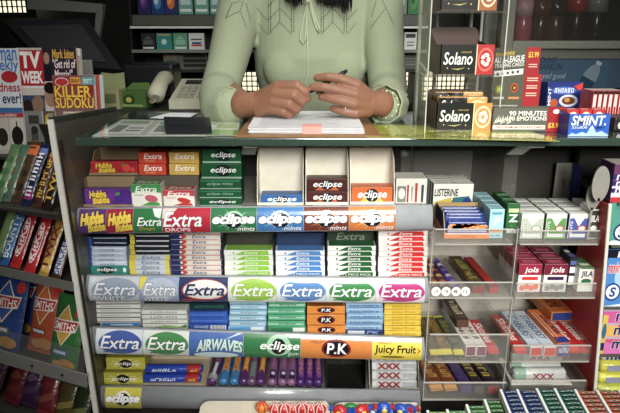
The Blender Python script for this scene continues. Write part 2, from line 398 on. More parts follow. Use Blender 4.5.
# ================================================================ gum packs on the four tiers
PY = 1.03                                             # front plane of the packs
def place(k, x0, x1, ypx):
    w, cx, _ = span(x0, x1, ypx, PY); return w, cx, shelf_z(k, cx)+.0004
def stack(name, me, n, k, cx, z, h, desc, group, Y=PY, back=.0012, cat='gum pack', jit=.0012):
    for i in range(n):
        o = obj(name, me, None, (cx+random.uniform(-jit,jit), Y+back*i+random.uniform(0,.0006), z+i*(h+.0002)))
        o.rotation_euler[2] = R(random.uniform(-1.1,1.1))
        tag(o, desc+(', '+from_top(n-1-i,n) if n > 1 else ''), cat, group)
def carton(name, label, w, d, h, cx, Y, z, col, hf=.012, inner=None, t=.0012, fcol=None, cat='carton', cut=.0, group=None):
    """open display carton: floor, back, two sides that slope down to a low front lip"""
    b = B(); inner = inner or col
    b.box(-w/2,0,0,w/2,d,t,inner); b.box(-w/2,d-t,t,w/2,d,h,inner)
    for sx in (-1,1):
        x = sx*(w/2-t if sx > 0 else w/2)
        pts = [(0,t),(d-t,t),(d-t,h),(d*.55,h*.97),(d*.12,hf+(h-hf)*cut),(0,hf)] if cut >= 0 else [(0,t),(d-t,t),(d-t,h),(0,hf)]
        b.plate([(x,y,zz) for y,zz in pts],(t,0,0),col)
    b.box(-w/2,0,t,w/2,t,hf,fcol or col)
    o = b.build(name,None,(cx,Y,z)); return tag(o,label,cat,group)

def long_pack(w,h,d,base,swoosh,txt='Extra',tc='f4f4f0',lead='e6e6e0',s0=.22,edge=None):
    """slim pack seen on its long side: pale end, coloured sweep, small name"""
    b = B(); b.box(-w/2,0,0,w/2,d,h,base+':s',.0008); f = front(w,h)
    b.poly(f,[(s0,.06),(s0+.16,.75),(s0+.24,.94),(.90,.94),(.93,.06)],swoosh+':s',1)
    b.text(f,txt,s0+.20,.22,s0+.46,.80,tc+':s',2,.25,.02)
    b.ell(f,s0-.02,.45,.02,.22,swoosh+':s',1.4,n=8); b.rect(f,.0,.04,1,.10,'b9b9b2:s',.8)
    g = top(w,d,h); b.rect(g,.03,.05,.97,.95,swoosh+':s',1)
    if edge: b.rect(f,0,.0,.13,1,edge+':s',1.5)
    return b.mesh(name_of('gum_pack'))
def name_of(n): return n
rows2 = 'gum packs on the second tier'; rows1 = 'packs on the top tier'; rows3 = 'gum packs on the third tier'; rows4 = 'packs on the bottom tier'
# --- second tier
w,cx,z = place(1,87,129,272); h = hz(266.5,275,PY)
b = B(); b.box(-w/2,0,0,w/2,.03,h,'2f8a80:s',.001); f = front(w,h); b.ell(f,.47,.5,.2,.42,'16302f:s',1); b.text(f,'eclipse',.25,.25,.72,.78,'f2f6f4:s',2,.2,.04); b.ell(f,.9,.5,.04,.3,'e8f0ee:s',1,n=10)
tag(b.build('gum_pack',None,(cx,PY,z)),'teal mint pack under the pile of clear wrapped packs','gum pack',rows2)
b = B(); hh = .0088; ww = w*.93; b.box(-ww/2,0,0,ww/2,.03,hh,'c6d3e4:w',.001); f = front(ww,hh); b.rect(f,0,0,.12,1,'2b57b8:w',1); b.rect(f,.2,.55,.95,.75,'f2f5f8:w',1); b.text(f,'WHITE',.3,.1,.7,.45,'5f7399:w',2,.2,.02); b.rect(top(ww,.03,hh),.02,.05,.98,.95,'2a3550:w',1); m = b.mesh('gum_pack')
stack('gum_pack',m,4,1,cx+.001,z+h,hh,'silver wrapped gum pack with bright blue end',rows2)
b = B(); b.box(-ww/2,0,0,ww/2,.03,hh,'252a3c:w',.001); f = front(ww,hh); b.rect(f,0,0,.1,1,'2b57b8:w',1); b.rect(f,.15,.6,.97,.8,'b8c4d6:w',1); m = b.mesh('gum_pack')
stack('gum_pack',m,2,1,cx+.003,z+h+4*hh+.001,hh,'dark wrapped gum pack with blue end above silver packs',rows2,PY+.006)
w,cx,z = place(1,130,170,272); hh = .0092
b = B(); b.box(-w/2,0,0,w/2,.03,hh,'c9d2dc:w',.001); f = front(w,hh); b.rect(f,0,0,.16,1,'e6d02c:w',1); b.rect(f,.9,0,1,1,'e6d02c:w',1); b.text(f,'Extra',.3,.15,.75,.85,'6a7c96:w',2,.25,.02); b.rect(top(w,.03,hh),.02,.05,.98,.95,'3a4048:w',1); m = b.mesh('gum_pack')
stack('gum_pack',m,4,1,cx,z,hh,'silver wrapped gum pack with yellow ends',rows2)
b = B(); b.box(-w/2,0,0,w/2,.03,hh,'23262e:w',.001); f = front(w,hh); b.rect(f,0,0,.12,1,'d8c32c:w',1); b.rect(f,.15,.55,.97,.85,'c9ccd0:w',1); m = b.mesh('gum_pack')
stack('gum_pack',m,4,1,cx+.002,z+4*hh+.001,hh,'dark wrapped gum pack with yellow end',rows2,PY+.006)
def tower(x0,x1,n,h,desc,base,sw,edge=None,tc='f4f4f0',txt='Extra'):
    w,cx,z = place(1,x0,x1,272)
    lo = B(); lo.box(-w/2,0,0,w/2,.03,h,base+':s',.0008); f = front(w,h); lo.poly(f,[(.2,.06),(.45,.9),(.94,.9),(.94,.06)],sw+':s',1); lo.rect(f,.42,.12,.95,.5,'e8d24a:s',2) if sw in ('2c7a3a','d42a2a','6fb02c') else None
    lo.text(f,'12 PIECE PACK',.32,.2,.9,.62,'f6f4e6:s',3,0,.01)
    stack('gum_pack',lo.mesh('gum_pack'),1,1,cx,z,h,desc+', the printed bottom pack',rows2)
    m = long_pack(w,h,.03,base,sw,txt,tc,edge=edge)
    for i in range(n-1):
        o = obj('gum_pack',m,None,(cx+random.uniform(-.0008,.0008),PY+.0012*(i+1),z+(i+1)*(h+.0002)))
        tag(o,desc+', '+from_top(n-2-i,n+1),'gum pack',rows2)
    return w,cx,z
h = .0094
def navy():
    w,cx,z = place(1,171.5,222.5,272); b = B(); b.box(-w/2,0,0,w/2,.03,h,'e4dcd4:s',.0008); f = front(w,h)
    b.poly(f,[(0,0),(.24,0),(.18,1),(0,1)],'2a3260:s',1); b.poly(f,[(.24,0),(.32,.5),(.27,1),(.18,1)],'c8482e:s',1.2); b.text(f,'Extra',.42,.2,.68,.82,'3f4874:s',2,.25,.03); b.rect(f,.28,.86,.98,.98,'c8603c:s',1.2); b.rect(f,.97,0,1,1,'2a3260:s',1); b.ell(f,.2,.5,.025,.25,'e8e8ee:s',2,n=8)
    b.rect(top(w,.03,h),.02,.05,.98,.95,'2a3260:s',1)
    m = b.mesh('gum_pack'); stack('gum_pack',m,9,1,cx,z,h,'navy and white gum pack with orange edge',rows2)
navy()
wl = tower(224.5,273,5,h,'lime green and white gum pack','ecefe4','8cc63a',tc='dff0c0')
wb = tower(276,325,5,h,'sky blue and white gum pack','eceff2','4a86c8')
wg = tower(327.5,375.5,6,h,'dark green and white gum pack','eceee8','1f5f2e')
wr = tower(378,427,9,h,'red and white gum pack','f0e9e2','cf2222')
def liner(wcz, top_px, col, label, txt=None, t2=None):
    w,cx,z = wcz; zt = P(310,top_px,PY+.05).z; b = B()
    b.box(-w/2,.045,0,w/2,.0465,zt-z,col); b.box(-w/2,.0335,0,-w/2+.001,.045,zt-z-.004,col); b.box(w/2-.001,.0335,0,w/2,.045,zt-z-.004,col)
    if txt:
        f = Fr((-w/2,.045,0),(1,0,0),(0,0,1),w,zt-z)
        b.text(f,txt,.2,.76,.8,.95,t2,2,.2,.03); b.text(f,txt,.2,.5,.8,.66,t2,2,.2,.03)
    tag(b.build('carton_liner',None,(cx,PY,z)),label,'carton',rows2)
liner(wl,232,'3a3a30','dark open carton standing behind the lime gum packs')
liner(wb,232,'22365a','navy open carton standing behind the sky blue gum packs')
liner(wg,230,'2c3a2c','dark green printed carton behind the green gum packs','Extra','7d8c78')
# thin black dividers between the stacks
b = None
for i,x in enumerate((223.6,274.6,326.4,376.9)):
    p = P(x,272,PY); zz = shelf_z(1,p.x); b = B(); b.box(-.0011,-.002,0,.0011,.06,hz(238,275,PY),'1c1c1a:s')
    cpart(b,'divider').location = (p.x,PY-1.0,zz+.0002)
# --- third tier
def pile(k,x0,x1,n,h,desc,draw,group,Y=PY,ypx=330,d=.03,back=.0014,body='e8e8e2:s',jit=.0015):
    w,cx,z = place(k,x0,x1,ypx); b = B(); b.box(-w/2,0,0,w/2,d,h,body,.0009); draw(b,front(w,h),top(w,d,h)); stack('gum_pack',b.mesh('gum_pack'),n,k,cx,z,h,desc,group,Y,back,jit=jit); return w,cx,z
def d(b,f,t): b.rect(f,.0,.0,1,.2,'4a4a48:s',1); b.rect(f,.2,.55,.8,.7,'a8acb4:s',1); b.rect(t,.05,.1,.95,.9,'dcdcd6:s',1)
def d0(b,f,t): b.rect(f,.22,.1,1,.9,'3f86c4:s',1); b.rect(f,.4,.3,.85,.6,'cfe2f2:s',2); b.rect(f,.14,.1,.2,.9,'35383c:s',2)
w,cx,z = pile(2,92,141,1,.0095,'white gum pack with blue front panel at pile bottom',d0,rows3)
b = B(); b.box(-w/2,0,0,w/2,.03,.0085,'e8e8e2:s',.0009); d(b,front(w,.0085),top(w,.03,.0085)); stack('gum_pack',b.mesh('gum_pack'),5,2,cx+.001,z+.0097,.0085,'plain white gum pack on the blue fronted one',rows3)
def d(b,f,t): b.text(f,'~smallmint',.2,.35,.8,.75,'8c948c:s',2,.1,.01); b.rect(f,.0,.0,1,.16,'5a5d58:s',1); b.rect(t,.05,.1,.95,.9,'dcded6:s',1)
def d0(b,f,t): b.poly(f,[(.2,.1),(.5,.85),(.95,.4),(.95,.1)],'9cc27a:s',1); b.poly(f,[(.8,.3),(.98,.95),(1,.3)],'3d7a3a:s',2)
w,cx,z = pile(2,143,188,1,.0095,'white gum pack with pale green sweep at pile bottom',d0,rows3)
b = B(); b.box(-w/2,0,0,w/2,.03,.0088,'e9eae3:s',.0009); d(b,front(w,.0088),top(w,.03,.0088)); stack('gum_pack',b.mesh('gum_pack'),3,2,cx,z+.0097,.0088,'white gum pack with small green lettering',rows3)
def d0(b,f,t): b.text(f,'AIRWAVES',.12,.3,.5,.8,'cfe0ef:w',2,.2,.02); b.rect(f,.56,.12,.97,.85,'e6e8e8:w',1); [b.rect(f,.6+.035*i,.2,.615+.035*i,.8,'2a2e3a:w',2) for i in range(10)]
w,cx,z = pile(2,190,228,1,.0115,'blue gum pack with white barcode panel at front',d0,rows3,body='2c55b4:w')
def d(b,f,t): b.rect(f,.03,.4,.97,.6,'5f86da:w',1); b.rect(t,.02,.1,.98,.9,'244494:w',1)
b = B(); b.box(-w/2,0,0,w/2,.03,.0118,'3463c6:w',.001); d(b,front(w,.0118),top(w,.03,.0118)); stack('gum_pack',b.mesh('gum_pack'),2,2,cx,z+.0117,.0118,'plain blue gum pack behind the blue barcode pack',rows3,PY+.003)
zt = P(310,303,PY+.012).z; b = B(); b.box(-w/2,0,0,w/2,.03,zt-z-.036,'16303a:w',.001); f = front(w,zt-z-.036); b.text(f,'AIRWAVES',.1,.3,.9,.7,'3f7a6a:w',2,.2,.03); tag(b.build('gum_pack',None,(cx,PY+.012,z+.0358)),'dark teal gum carton on top of the blue packs','gum pack',rows3)
def foil(c,c2,c3):
    def d(b,f,t):
        b.rect(f,.02,.35,.98,.62,c2+':w',1); b.text(f,'eclipse',.3,.3,.75,.75,c3+':w',2,.2,.01); b.rect(t,.02,.05,.98,.95,c3+':w',1)
    return d
w,cx,z = pile(2,229,266,1,.0105,'pale blue foil pack with barcode at pile bottom',lambda b,f,t:(b.rect(f,.05,.2,.95,.8,'5aa3d6:w',1),b.rect(f,.6,.15,.95,.85,'dfe8ee:w',2)),rows3,body='8cc4e6:w')
b = B(); b.box(-w/2,0,0,w/2,.03,.0098,'9fcfe6:w',.001); foil('a','d9eef6','3a5f78')(b,front(w,.0098),top(w,.03,.0098)); stack('gum_pack',b.mesh('gum_pack'),5,2,cx+.001,z+.0107,.0098,'pale blue foil gum pack',rows3,back=.003)
w,cx,z = pile(2,268,305,1,.012,'green foil pack with barcode at pile bottom',lambda b,f,t:(b.rect(f,.05,.2,.95,.8,'2f7a4c:w',1),b.rect(f,.65,.12,.97,.85,'e4e8e2:w',2)),rows3,body='3f9a66:w')
b = B(); b.box(-w/2,0,0,w/2,.03,.0115,'55b384:w',.001); foil('a','b4e2c8','1c4a34')(b,front(w,.0115),top(w,.03,.0115)); stack('gum_pack',b.mesh('gum_pack'),4,2,cx,z+.0122,.0115,'mint green foil gum pack',rows3,back=.003)
def d(b,f,t): b.ell(f,.5,.5,.24,.42,'8a1f1c:w',1); b.ell(f,.5,.5,.2,.33,'1c1a1c:w',2); b.text(f,'P.K',.38,.3,.62,.7,'ffffff:w',3,.1,.06); b.rect(t,.05,.05,.95,.95,'a85f1c:w',1)
w,cx,z = pile(2,307,345,1,.0165,'orange pellet gum box',d,rows3,body='e8912c:w')
for i,(hh,lab) in enumerate(((.021,'middle orange pellet gum box with white oval'),(.0155,'topmost orange pellet gum box'))):
    b = B(); b.box(-w/2,0,0,w/2,.03,hh,'e8912c:w',.001); d(b,front(w,hh),top(w,.03,hh)); tag(b.build('gum_pack',None,(cx,PY+.004*(i+1),z+.0168+i*.0213)),lab+' in its stack','gum pack',rows3)
w,cx,z = pile(2,346,383,1,.0115,'navy and white gum pack under the pale blue packs',lambda b,f,t:(b.rect(f,.05,.2,.5,.8,'d5dae2:w',1),b.text(f,'PK',.55,.2,.9,.8,'8fa6d6:w',2,.2,.02)),rows3,body='26366e:w')
b = B(); b.box(-w/2,0,0,w/2,.03,.0102,'8fb8dc:w',.001); f = front(w,.0102); b.rect(f,.05,.55,.95,.7,'c4ddf0:w',1); b.text(f,'~coolpellet',.1,.15,.9,.5,'3f5f96:w',2,.1,.0); b.rect(top(w,.03,.0102),.02,.05,.98,.95,'3d5f92:w',1); stack('gum_pack',b.mesh('gum_pack'),5,2,cx,z+.0117,.0102,'pale sky blue wrapped gum pack',rows3,back=.0025)
b = B(); w,cx,z = place(2,384,421,332); b.box(-w/2,0,0,w/2,.03,.0098,'ecc726:w',.001); f = front(w,.0098); b.text(f,'Juicy Fruit',.2,.25,.85,.75,'8a6a14:w',2,.1,.0); b.rect(f,.03,.1,.2,.3,'f6e27a:w',1); b.rect(top(w,.03,.0098),.02,.05,.98,.95,'a8841a:w',1); stack('gum_pack',b.mesh('gum_pack'),7,2,cx,z,.0098,'yellow wrapped fruit gum pack',rows3,back=.003)
# --- bottom tier
w,cx,z = place(3,104,143,384); hh = hz(375,386.5,PY)
b = B(); b.box(-w/2,0,0,w/2,.045,hh,'c6bd35:s',.001)
f = front(w,hh)
for i in range(10):
    a = 2*math.pi*i/10; b.poly(f,[(.5,.5),(.5+.42*math.cos(a-.1),.5+.42*math.sin(a-.1)),(.5+.42*math.cos(a+.1),.5+.42*math.sin(a+.1))],'e6e08a:s',1)
b.ell(f,.5,.5,.17,.36,'23241c:s',2); b.text(f,'eclipse',.22,.3,.84,.66,'f6f6ea:s',3,.2,.04); b.rect(top(w,.045,hh),.02,.05,.98,.95,'8f8a2a:s',1)
m = b.mesh('mint_box')
for i in range(3): tag(obj('mint_box',m,None,(cx+(.004*i),PY+.012*i,z+.0022+i*(hh+.0003))),'lemon yellow box of mints, '+from_top(2-i,3),'mint box',rows4)
wq,cq,zq = place(3,100,206,384); zq = max(shelf_z(3,cq-wq/2),shelf_z(3,cq+wq/2))+.0002
carton('open_carton','beige open carton holding lemon mint boxes and blue mint rolls',wq,.10,P(150,354,PY+.09).z-zq,cq,PY-.003,zq,'cabb9d',.002,t=.001)
def roll(L,r,body,draw=None,ends=None,n=14,kind=':w'):
    """a wrapped roll lying along +y, its twist closed ends and printed band"""
    b = B(); c = body+kind
    b.tube([(0,0,r),(0,.002,r),(0,.004,r),(0,L-.004,r),(0,L-.002,r),(0,L,r)],[r*.55,r*.9,r,r,r*.9,r*.55],c,n)
    if ends:
        b.tube([(0,.003,r),(0,.02,r)],[r*1.012,r*1.012],ends+kind,n,False)
        b.tube([(0,L-.02,r),(0,L-.003,r)],[r*1.012,r*1.012],ends+kind,n,False)
    if draw: draw(b,L,r)
    return b.mesh('sweet_roll')
class Cyl:
    """print wrapped round a roll along y: a runs along the roll, b round it (0..1 = span radians, centred on ang from +x towards +z)"""
    def __init__(s,L,r,ang,spn): s.L=L; s.r=r; s.a=ang; s.s=spn; s.b=1; s.W=L; s.H=r*spn
    def pt(s,a,t,off):
        w = s.a-(t-.5)*s.s*-1; q = s.r*1.01+off
        return V((q*math.cos(w), a*s.L, s.r+q*math.sin(w)))
# two blue rolls lying sideways
r = .0088
b = B()
def sideroll(L,r):
    m = roll(L,r,'2347b0'); return m
for i in range(2):
    w,cx,_ = span(142,200,380,PY); zz = shelf_z(3,cx)+.0026
    b = B(); b.tube([(0,0,r),(w*.01,0,r),(w*.03,0,r),(w*.97,0,r),(w*.99,0,r),(w,0,r)],[r*.6,r*.9,r,r,r*.9,r*.6],'2448b4:w',16); b.tube([(w*.74,0,r),(w*.965,0,r)],[r*1.012]*2,'b8241f:w',16,False)
    fr_ = Fr((w*.08,-r*.99,r*.75),(1,0,0),(0,.35,.94),w*.62,r*.9); b.text(fr_,'~peaks' if i else '~peaksb',.1,.1,.8,.9,'dfe8f6:w',9,.2,.03)
    fr_ = Fr((w*.78,-r*.99,r*.75),(1,0,0),(0,.35,.94),w*.16,r*.8); b.text(fr_,'~duo',.1,.1,.9,.8,'f2d23a:w',9,0,.02)
    tag(b.build('sweet_roll',None,(cx-w/2+.003*i,PY+.012+.006*i,zz+i*(2*r-.0006))),'blue mint roll with red end, '+('lower of the pair' if i == 0 else 'resting on the other one'),'sweet roll','blue mint rolls')
# rolls lying front to back
def fizz(c1,c2,c3,tx):
    def dr(b,L,r):
        q = Cyl(L,r,R(78),1.7); b.poly(q,[(.22,.05),(.45,.2),(.8,.05),(.92,.5),(.8,.95),(.45,.8),(.22,.95),(.3,.5)],c2+':w',1); b.text(q,tx,.3,.3,.86,.7,c3+':w',2,.1,.05)
    return roll(.105,.0125,c1,dr,None)
def berry():
    def dr(b,L,r):
        q = Cyl(L,r,R(78),1.6); b.rect(q,.05,.1,.3,.9,'3b2a5a:w',1); b.ell(q,.2,.5,.05,.25,'e9dff0:w',2); b.rect(q,.42,.3,.95,.7,'9a6a98:w',1)
    return roll(.105,.0125,'8d5f86',dr,None)
def bar():
    def dr(b,L,r):
        q = Cyl(L,r,R(78),1.6); b.rect(q,.12,.3,.5,.7,'d9dde0:w',1); b.rect(q,.5,.1,.9,.9,'8a4a78:w',1)
    return roll(.105,.0125,'5a3068',dr,'b9bcc0')
def grape():
    def dr(b,L,r):
        q = Cyl(L,r,R(78),1.6); b.poly(q,[(.1,.2),(.6,.1),(.9,.5),(.6,.9),(.1,.8)],'8a4aa0:w',1); b.text(q,'~grape',.2,.25,.8,.75,'e0a03a:w',2,.2,.04)
    return roll(.105,.0125,'4f2a72',dr,None)
def cola():
    def dr(b,L,r):
        q = Cyl(L,r,R(78),1.6); b.rect(q,.1,.15,.55,.85,'7f8f8a:w',1); b.rect(q,.58,.1,.95,.9,'8f5f8f:w',1); b.ell(q,.75,.5,.07,.3,'e6e0ea:w',2)
    return roll(.105,.0125,'70506e',dr,None)
kinds = {'bar':(bar(),'dark purple sweet roll with barcode panel'),'fz':(fizz('3f7fb8','e6a62c','d8442a','~fizzy'),'blue and yellow fizzy sweet roll'),'fz2':(fizz('5a2f6a','d8842a','f0d23a','~fizzy'),'purple and orange sweet roll'),'co':(cola(),'grey and mauve sweet roll'),'be':(berry(),'mauve sweet roll with white emblem'),'gr':(grape(),'violet sweet roll with gold lettering')}
seq = [(211,'bar'),(223,'fz'),(233.5,'fz'),(243,'fz2'),(251,'co'),(260,'fz2'),(271.5,'be'),(282,'be'),(291,'be'),(300,'gr'),(309,'gr'),(318,'gr')]
cnt = {}; tot = {k:sum(1 for _,q in seq if q==k) for k in kinds}
for x,kd in seq:
    p = P(x,386,PY-.004); cnt[kd] = cnt.get(kd,0)+1; m,lab = kinds[kd]
    rr = (P(x+5.1,386,PY).x-P(x-5.1,386,PY).x)/2/.0125*.95
    o = obj('sweet_roll',m,None,(p.x,PY,shelf_z(3,p.x)+.0004)); s_ = min(rr,.70); o.scale = (s_*1.07,1.02,s_*1.07); o.rotation_euler = (R(6),0,R({'bar':-4}.get(kd,0)))
    tag(o,lab+(', %s of its kind from the left'%nth(cnt[kd]-1) if tot[kd] > 1 else ', leftmost in its tray'),'sweet roll','sweet rolls lying in the bottom tier')
# black wire crate, empty
w,cx,z = place(3,326,366,386); b = B(); hh = hz(352,388,PY)
b.box(-w/2,.09,0,w/2,.093,hh+.02,'26241f'); b.box(-w/2,0,0,w/2,.09,.001,'1d1c19')
for i in range(3): b.box(-w/2+i*(w-.002)/2,.086,0,-w/2+i*(w-.002)/2+.002,.09,hh+.02,'3a3a36:s')
b.box(-w/2,.085,.030,w/2,.089,.032,'8f8f88:m'); b.box(-w/2,0,0,-w/2+.0015,.09,hh,'2a2925'); b.box(w/2-.0015,0,0,w/2,.09,hh,'2a2925')
tag(b.build('empty_tray',None,(cx,PY,z)),'black empty tray between purple rolls and silver packs','tray')
# strong mint packs in an open carton
w,cx,z = place(3,371,418,388); ww = w-.004; hh = .0165
carton('open_carton','grey white open carton holding silver mint packs',w+.006,.09,hz(342,388,PY)+.004,cx,PY-.003,z-.0002,'b9b4a6',.006)
b = B(); b.box(-ww/2,0,0,ww/2,.018,hh,'c9cbcc:w',.002); f = front(ww,hh); b.text(f,'XXX',.14,.14,.62,.88,'9c1f22:w',3,0,.06,'3a1416:w',.04); b.rect(f,.68,.2,.97,.8,'aab0b2:w',1); b.rect(f,.01,.1,.09,.9,'dfe1e1:w',1); m = b.mesh('mint_pack')
for i in range(4): tag(obj('mint_pack',m,None,(cx,PY+.003+.006*i,z+.0012+i*(hh+.0004))),'silver strong mint pack with red crosses, '+from_top(3-i,4),'mint pack','silver mint packs in the carton')

# --- top tier
z0 = lambda cx: shelf_z(0,cx)+.0004
def hubba(w,h,d,c,fruit,c2):
    b = B(); b.box(-w/2,0,0,w/2,d,h,c+':w',.0025); f = front(w,h)
    b.poly(f,[(.55,.05),(.75,.95),(.98,.95),(.98,.05)],c2+':w',1); b.text(f,'Hubba',.12,.46,.46,.86,'f4cc2e:w',3,.1,.16,'3a0e18:w',.10,rise=.06); b.text(f,'Bubba',.18,.12,.52,.5,'f4cc2e:w',3,.1,.16,'3a0e18:w',.10,rise=.06)
    b.ell(f,.76,.5,.09,.32,fruit+':w',2); b.ell(f,.71,.72,.05,.10,'5a8a3a:w',2.5,.4); b.ell(f,.9,.35,.05,.2,fruit+':w',2)
    return b.mesh('bubblegum_pack')
w,cx,_ = span(82,133,200,PY); z = z0(cx); H = hz(176,205,PY)
carton('open_carton','brown open carton with the purple bubblegum pack',w,.033,P(110,176.5,PY+.032).z-z,cx,PY,z,'9a8360',.004)
hp = hz(188.5,205,PY); tag(obj('bubblegum_pack',hubba(w*.94,hp,.02,'6a3296','4a2a8a','532a80'),None,(cx+.001,PY+.002,z+.0016)),'purple grape bubblegum pack in the lower brown carton','bubblegum pack')
YB = 1.07; zr = P(110,175,YB).z
b = B(); xr = (P(199,175,YB).x); xl = P(88.5,175,YB).x; b.box(xl,YB-.004,shelf_z(0,-.4)+.001,xr,1.22,zr-.0004,'5d5648'); cpart(b,'riser_step')
w,cx,_ = span(88,138,168,YB); Hb = hz(146,174,YB)
carton('open_carton','brown open carton with the red bubblegum pack',w,.07,P(110,147.5,YB+.068).z-zr,cx,YB,zr,'9a8360',.004)
hp = hz(162.5,175,YB); tag(obj('bubblegum_pack',hubba(w*.94,hp,.02,'c01f2c','e0463a','a81a26'),None,(cx+.001,YB+.002,zr+.0016)),'red strawberry bubblegum pack in the upper brown carton','bubblegum pack')
def drops(w,h,d,c,c2=None,fr_c=None):
    b = B(); b.box(-w/2,0,0,w/2,d,h,c+':s',.0008); f = front(w,h)
    if c2 is None:
        b.text(f,'Extra',.2,.4,.85,.88,'fbf3ea:s',2,.22,.04); b.text(f,'Drops',.24,.12,.6,.32,'f2d27a:s',2,.2,.01)
        b.rect(right(w,d,h),.05,.1,.95,.9,c+':s',1)
    else:
        b.poly(f,[(0,.62),(.5,.7),(1,.62),(1,1),(0,1)],c2+':s',1); b.text(f,'Extra',.14,.66,.85,.92,'fbf6ee:s',2,.22,.03); b.ell(f,.66,.36,.22,.16,fr_c+':s',2,-.2); b.poly(f,[(.3,.04),(.62,.22),(.9,.18),(.95,.04)],c2+':s',1.5)
        b.text(f,'Drops',.1,.46,.4,.58,c2+':s',2,.2,.01); b.rect(top(w,d,h),.03,.05,.97,.95,c2+':s',1); b.text(top(w,d,h),'Extra',.15,.2,.85,.8,'fbf6ee:s',2,.22,.03)
    return b.mesh('drops_box')
for x0,x1,c,nm in ((138,166.5,'d8452f','orange red'),(168.5,199.5,'d0ab4a','golden yellow')):
    w,cx,_ = span(x0,x1,168,YB); hh = hz(164,175,YB)
    carton('open_carton','brown shelf carton behind the %s drops boxes'%nm,w+.001,.04,P(150,149,YB+.07).z-zr,cx,YB+.035,zr,'6f5d42',.012)
    m = drops(w*.96,hh,.03,c)
    for i in range(2): tag(obj('drops_box',m,None,(cx,YB+.004*i,zr+i*(hh+.0003))),'%s box of drops, %s'%(nm,('lower' if i == 0 else 'upper')+' of the two'),'drops box','drops boxes on the top tier')
for x0,x1,y0,c,f_,nm in ((131,162,184,'3c9a50','c85a6a','green and white'),(162.5,195,190,'c03a46','c8302c','red and white')):
    w,cx,_ = span(x0,x1,196,PY); hh = hz(y0,206,PY); tag(obj('drops_box',drops(w*.96,hh,.03,'ece8dc',c,f_),None,(cx,PY,z0(cx))),nm+' box of drops at the front of the top tier','drops box','drops boxes on the top tier')
w,cx,_ = span(199,242,200,PY); zz = z0(cx)
def ecl(w,h,d,c,c2,tx=True):
    b = B(); b.box(-w/2,0,0,w/2,d,h,c+':s',.001); f = front(w,h); b.rect(f,.0,.0,1,.12,'8fae9a:s',1)
    if tx: b.ell(f,.55,.55,.2,.42,'101c18:s',1.5); b.text(f,'eclipse',.24,.3,.86,.8,'e8eee8:s',2,.22,.04)
    else: b.text(f,'eclipse mints',.18,.3,.8,.72,'9fc4ac:s',2,.22,.0); b.rect(f,.02,.75,.98,.9,c2+':s',1)
    b.text(top(w,d,h),'eclipse',.24,.2,.86,.75,'a9bdb0:s',2,.22,.03); return b.mesh('mint_box')
zc = zz
for i,(hh,tx,Y,wf) in enumerate(((hz(200,207,PY),True,0,.98),(hz(192,200,PY),False,.004,.98),(hz(182,192,PY),False,.008,.96),(hz(166,180.5,PY),True,.012,.94),(hz(151,165,PY),True,.02,.90))):
    tag(obj('mint_box',ecl(w*wf,hh,.045,'14512f','2f7a52',tx),None,(cx+.002*(i>2),PY+Y,zc)),'dark green box of mints, '+from_top(4-i,5),'mint box','dark green mint boxes'); zc += hh+.0004
# three tall cream cartons
for (x0,x1,nm,nl) in ((257,303.5,'left','one blue pack'),(305.5,348.5,'middle','two brown packs'),(350,394.5,'right','one orange pack')):
    w,cx,_ = span(x0,x1,200,PY); zz = z0(cx)
    H = P(cx,147.5,PY+.055).z-zz; b = B(); t = .0012; d_ = .058
    b.box(-w/2,d_-t,0,w/2,d_,H,'e3ddc9'); b.box(-w/2,0,0,w/2,d_-t,t,'e3ddc9')
    for sx in (-1,1):
        x = -w/2 if sx < 0 else w/2-t
        pts = [(0,t),(d_-t,t),(d_-t,H),(d_*.72,H*.97),(d_*.42,H*.82),(d_*.16,H*.5),(d_*.04,H*.22),(0,.008)]
        b.plate([(x,y,q) for y,q in pts],(t,0,0),'e8e2cf')
    b.box(-w/2+t,0,t,w/2-t,t,.005,'e3ddc9')
    tag(b.build('open_carton',None,(cx,PY,zz)),'tall cream open carton holding %s of mints'%nl,'carton','tall cream cartons')
def emint(w,h,c,burst,d=.03):
    b = B(); b.box(-w/2,0,0,w/2,d,h,c+':s',.001); f = front(w,h); b.poly(f,[(.2,.05),(.5,.95),(.8,.05)],burst+':s',1); b.ell(f,.5,.5,.16,.42,'20242e:s',1.6); b.text(f,'eclipse',.16,.2,.86,.82,'f6f6f2:s',2.5,.22,.05); b.rect(top(w,d,h),.02,.05,.98,.95,c+':s',1); return b.mesh('mint_box')
w,cx,_ = span(261,302,200,PY); tag(obj('mint_box',emint(w,hz(197,206,PY),'2f68a8','a8cfea'),None,(cx,PY+.003,z0(cx)+.0015)),'blue box of mints low in a cream carton','mint box')
w,cx,_ = span(307,347.5,200,PY); hh = hz(194,206,PY); zz = z0(cx)+.0015; m = emint(w,hh,'4e2620','c8623a')
tag(obj('mint_box',m,None,(cx,PY+.003,zz)),'dark brown box of mints, lower of the two','mint box','brown mint boxes'); tag(obj('mint_box',m,None,(cx,PY+.006,zz+hh+.0004)),'dark brown box of mints, upper of the two','mint box','brown mint boxes')
w,cx,_ = span(351.5,392.5,200,PY); tag(obj('mint_box',emint(w,hz(190,206,PY),'dd6a2a','f6c04a'),None,(cx,PY+.003,z0(cx)+.0015)),'orange box of mints low in a cream carton','mint box')
w,cx,_ = span(396,427,195,PY); hh = hz(181,206,PY); b = B(); b.box(-w/2,0,0,w/2,.05,hh,'dcdacd:s',.001); f = front(w,hh)
b.rect(f,.05,.05,.33,.7,'7d7f78:s',1); b.ell(f,.19,.4,.11,.22,'d8d6ca:s',2); b.rect(f,.36,.05,.42,.75,'a83230:s',1); b.rect(f,.62,.05,.70,.82,'b83a34:s',1); b.rect(f,.82,.05,.9,.75,'3a4440:s',1); b.rect(f,.5,.1,.55,.7,'8f9a90:s',1)
tag(b.build('medicine_box',None,(cx,PY+.004,z0(cx))),'white medicine box with red stripes beside the cream cartons','box')
